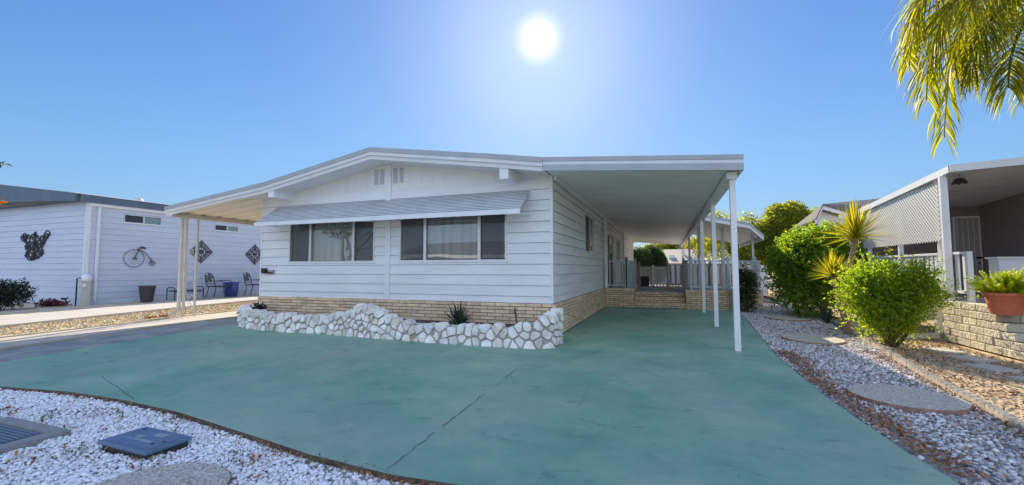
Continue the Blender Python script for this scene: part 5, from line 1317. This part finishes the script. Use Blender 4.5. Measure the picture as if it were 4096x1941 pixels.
tree('conifer','rounded pine-like tree behind the big shrubs','tree',(5.6,24,0),4.2,[(0,0,3.4,1.0,1.0,.9),(-.8,0,2.9,.8,.8,.7),(.9,0,3.2,.9,.8,.7),(-1.5,0,2.2,.7,.7,.8),(.3,0,4.0,.6,.6,.5),(1.4,0,3.6,.6,.6,.5),(-.2,-.4,2.0,1.1,.8,1.0),(-.4,0,4.0,.45,.45,.4),(1.0,0,2.1,1.1,.9,1.0)],M['l_tree'],30000,.12,.16,51,TG,.1,.6)
tree('airy_tree','open branched tree with small leaves above the patio awning','tree',(3.9,25,0),3.6,[(-.9,0,3.6,.7,.5,.55),(.2,0,3.7,.55,.5,.5),(-.3,0,2.9,.9,.7,.6),(.7,0,2.8,.6,.6,.6),(-1.3,0,2.6,.7,.6,.6),(-.6,0,1.8,1.2,.6,.7),(.6,0,1.7,1,.6,.7),(-1.9,0,2.2,.6,.5,.5),(-1.4,0,4.1,.4,.3,.3)],M['l_tree'],6500,.13,.09,52,TG,.3,.15,9)
tree('hedge_tree','dark dense conifer hedge beyond the lattice fence, against the home wall','tree',(-2.2,31,0),2.6,[(0,0,1.4,1.0,.8,1.3),(.6,0,2.0,.7,.6,.7),(-.6,0,2.2,.8,.6,.8)],M['l_hedge'],12000,.12,.15,53,TG)
tree('hedge_tree','dark dense conical conifer beyond the lattice fence','tree',(-.75,32,0),2.6,[(0,0,1.4,.85,.8,1.3),(.0,0,2.2,.6,.6,.6),(-.3,0,2.5,.4,.4,.45),(.35,0,1.6,.55,.5,.8)],M['l_hedge'],12000,.12,.15,54,TG)
tree('leafy_tree','bright yellow-green tree far behind the distant grey roof','tree',(.8,52,0),4,[(-1,0,3.2,1.6,1.2,1.2),(1,0,3.5,1.6,1.2,1.2),(2.8,0,3.0,1.4,1.2,1.2),(-2.4,0,2.8,1.2,1,1.2),(0,0,2.2,2.6,1.2,1.0)],M['l_tree'],16000,.22,.2,55,TG)
tree('leafy_tree','yellow-green tree far behind the patio awning post','tree',(4.6,48,0),4,[(-1,0,3.4,1.6,1.2,1.2),(1,0,3.0,1.6,1.2,1.2),(2.2,0,2.6,1.6,1.2,1.2),(0,0,2.0,2.2,1.2,1.2)],M['l_tree'],14000,.2,.2,56,TG)
tree('leafy_tree','tall leafy tree far behind the pine-like tree at right','tree',(9.5,40,0),5,[(-1,0,4.0,1.8,1.4,1.5),(1.2,0,3.6,1.8,1.2,1.4),(-2.4,0,3.0,1.6,1.2,1.6),(0,0,2.2,2.6,1.2,1.6)],M['l_tree'],12000,.22,.2,57,TG)

# palm: trunk just outside the right edge, fronds hang into the picture -----------------
palm = thing('palm_tree','feather palm whose sunlit fronds hang into the upper right corner','palm',(4.75,6.9,0))
CR = Vector((4.55,6.85,4.55)); mb = MB(); mb.tube([(4.75,6.9,-.05),(4.72,6.9,1.5),(4.62,6.87,3.2),(4.55,6.85,4.5)],[.17,.14,.12,.11],14); mb.build('trunk',M['bark'],palm,smooth=True)
def frond(P0,P1,P2,P3,seed,n=92,L=.62,hang=.75,w=.021):
    """feathery frond: a rachis along a Bezier curve with long drooping leaflets on both sides"""
    g = np.random.default_rng(seed); P = [np.array(p,float) for p in (P0,P1,P2,P3)]
    bz = lambda t: (1-t)**3*P[0]+3*t*(1-t)**2*P[1]+3*t*t*(1-t)*P[2]+t**3*P[3]
    mb = MB(); mb.tube([Vector(bz(t)) for t in np.linspace(0,1,26)],[.026*(1-.9*t)+.003 for t in np.linspace(0,1,26)],6); V = []; Fc = []
    for k in range(n):
        t = .12+.88*(k/n); p = bz(t); d = bz(min(1,t+.01))-bz(t-.01); d /= np.linalg.norm(d); sd = np.cross(d,[0,0,1]); sd /= np.linalg.norm(sd)+1e-9; up = np.cross(sd,d)
        for s in (1,-1):
            l = L*(.45+.75*math.sin(math.pi*min(1,.15+.80*t)))*(.8+.4*g.random()); dirv = s*sd*(.95-.45*t)+d*(.45+.45*t)+up*(.25*g.normal()); dirv /= np.linalg.norm(dirv)
            o = len(V); K = 5; wv = np.cross(dirv,[0,0,1]+g.normal(size=3)*.5); wv /= np.linalg.norm(wv); q = p.copy(); stp = l/K; hg = hang*(.7+.6*g.random())
            for j in range(K+1):
                u = j/K; ww = w*(.35+1.3*u if u < .45 else .94*(1-u)/.55+.02)*.5; V += [q-wv*ww,q+wv*ww]
                dv = dirv*(1-u*hg)+np.array([0,0,-1])*hg*u*1.15; dv /= np.linalg.norm(dv); q = q+dv*stp
            for j in range(K): a = o+2*j; Fc.append((a,a+1,a+3,a+2))
    mb.build('frond_stalk',M['l_palm'],palm,smooth=True); npmesh('frond',np.array(V),np.array(Fc),M['l_palm'],palm)
frond(CR,(3.54, 6.15, 4.97),(3.12, 6.12, 4.28),(3.19, 6.49, 2.83),40,130,.58,.95)
frond(CR,(3.75, 6.27, 4.53),(3.41, 6.18, 4.08),(3.35, 6.21, 3.5),41,130,.58,.95)
frond(CR,(3.88, 6.35, 4.2),(3.65, 6.19, 3.75),(3.55, 6.07, 3.22),42,130,.58,.95)
frond(CR,(3.35, 6.1, 5.22),(2.82, 6.15, 4.73),(2.89, 6.46, 3.76),43,130,.58,.95)
frond(CR,(3.29, 5.86, 4.82),(2.85, 5.89, 4.26),(2.9, 6.18, 3.22),44,130,.58,.95)
frond(CR,(4.4,7.3,5.2),(3.5,7.4,5.1),(3.25,7.3,4.15),8,110,.62,.95)
frond(CR,(4.6,7.1,5.1),(4.0,7.5,4.9),(3.95,7.55,4.1),9,90,.62,.95)
frond(CR,(4.5,6.9,5.3),(4.0,6.9,5.6),(3.55,6.85,4.5),13,100,.66,.95)
for i,(a,l) in enumerate(((.2,2.0),(1.2,2.1),(-.7,2.0),(-1.5,1.9))):
    dx,dy = math.cos(a),math.sin(a); frond(CR,CR+Vector((dx*.5,dy*.5,.8)),CR+Vector((dx*l*.8,dy*l*.8,.6)),CR+Vector((dx*l,dy*l,-.7)),20+i,60,.6,.85)

# ================================================================== ACROSS THE STREET (seen only as reflections in the windows)
t = thing('street_house','low pale house with a long roof across the street','house',(-8,-18,0))
mb = MB(); mb.box(-22,2,-26,-18,0,2.4); mb.build('wall',M['nbwall'],t); mb = MB(); mb.prism([(-17.2,2.3),(-26.8,2.3),(-22,3.9)],-23,3,'x'); mb.build('roof',M['shingle'],t); mb = MB(); mb.box(-23,3,-17.2,-17.15,2.15,2.45); mb.build('fascia',M['trim'],t)
tree('street_tree','large leafy tree across the street','tree',(-1,-20,0),6,[(0,0,5.5,2,2,1.6),(1.5,0,4.6,1.5,1.5,1.2),(-1.6,0,4.6,1.6,1.5,1.2),(0,0,6.6,1.3,1.2,1)],M['l_dark'],6000,.3,.25,61)
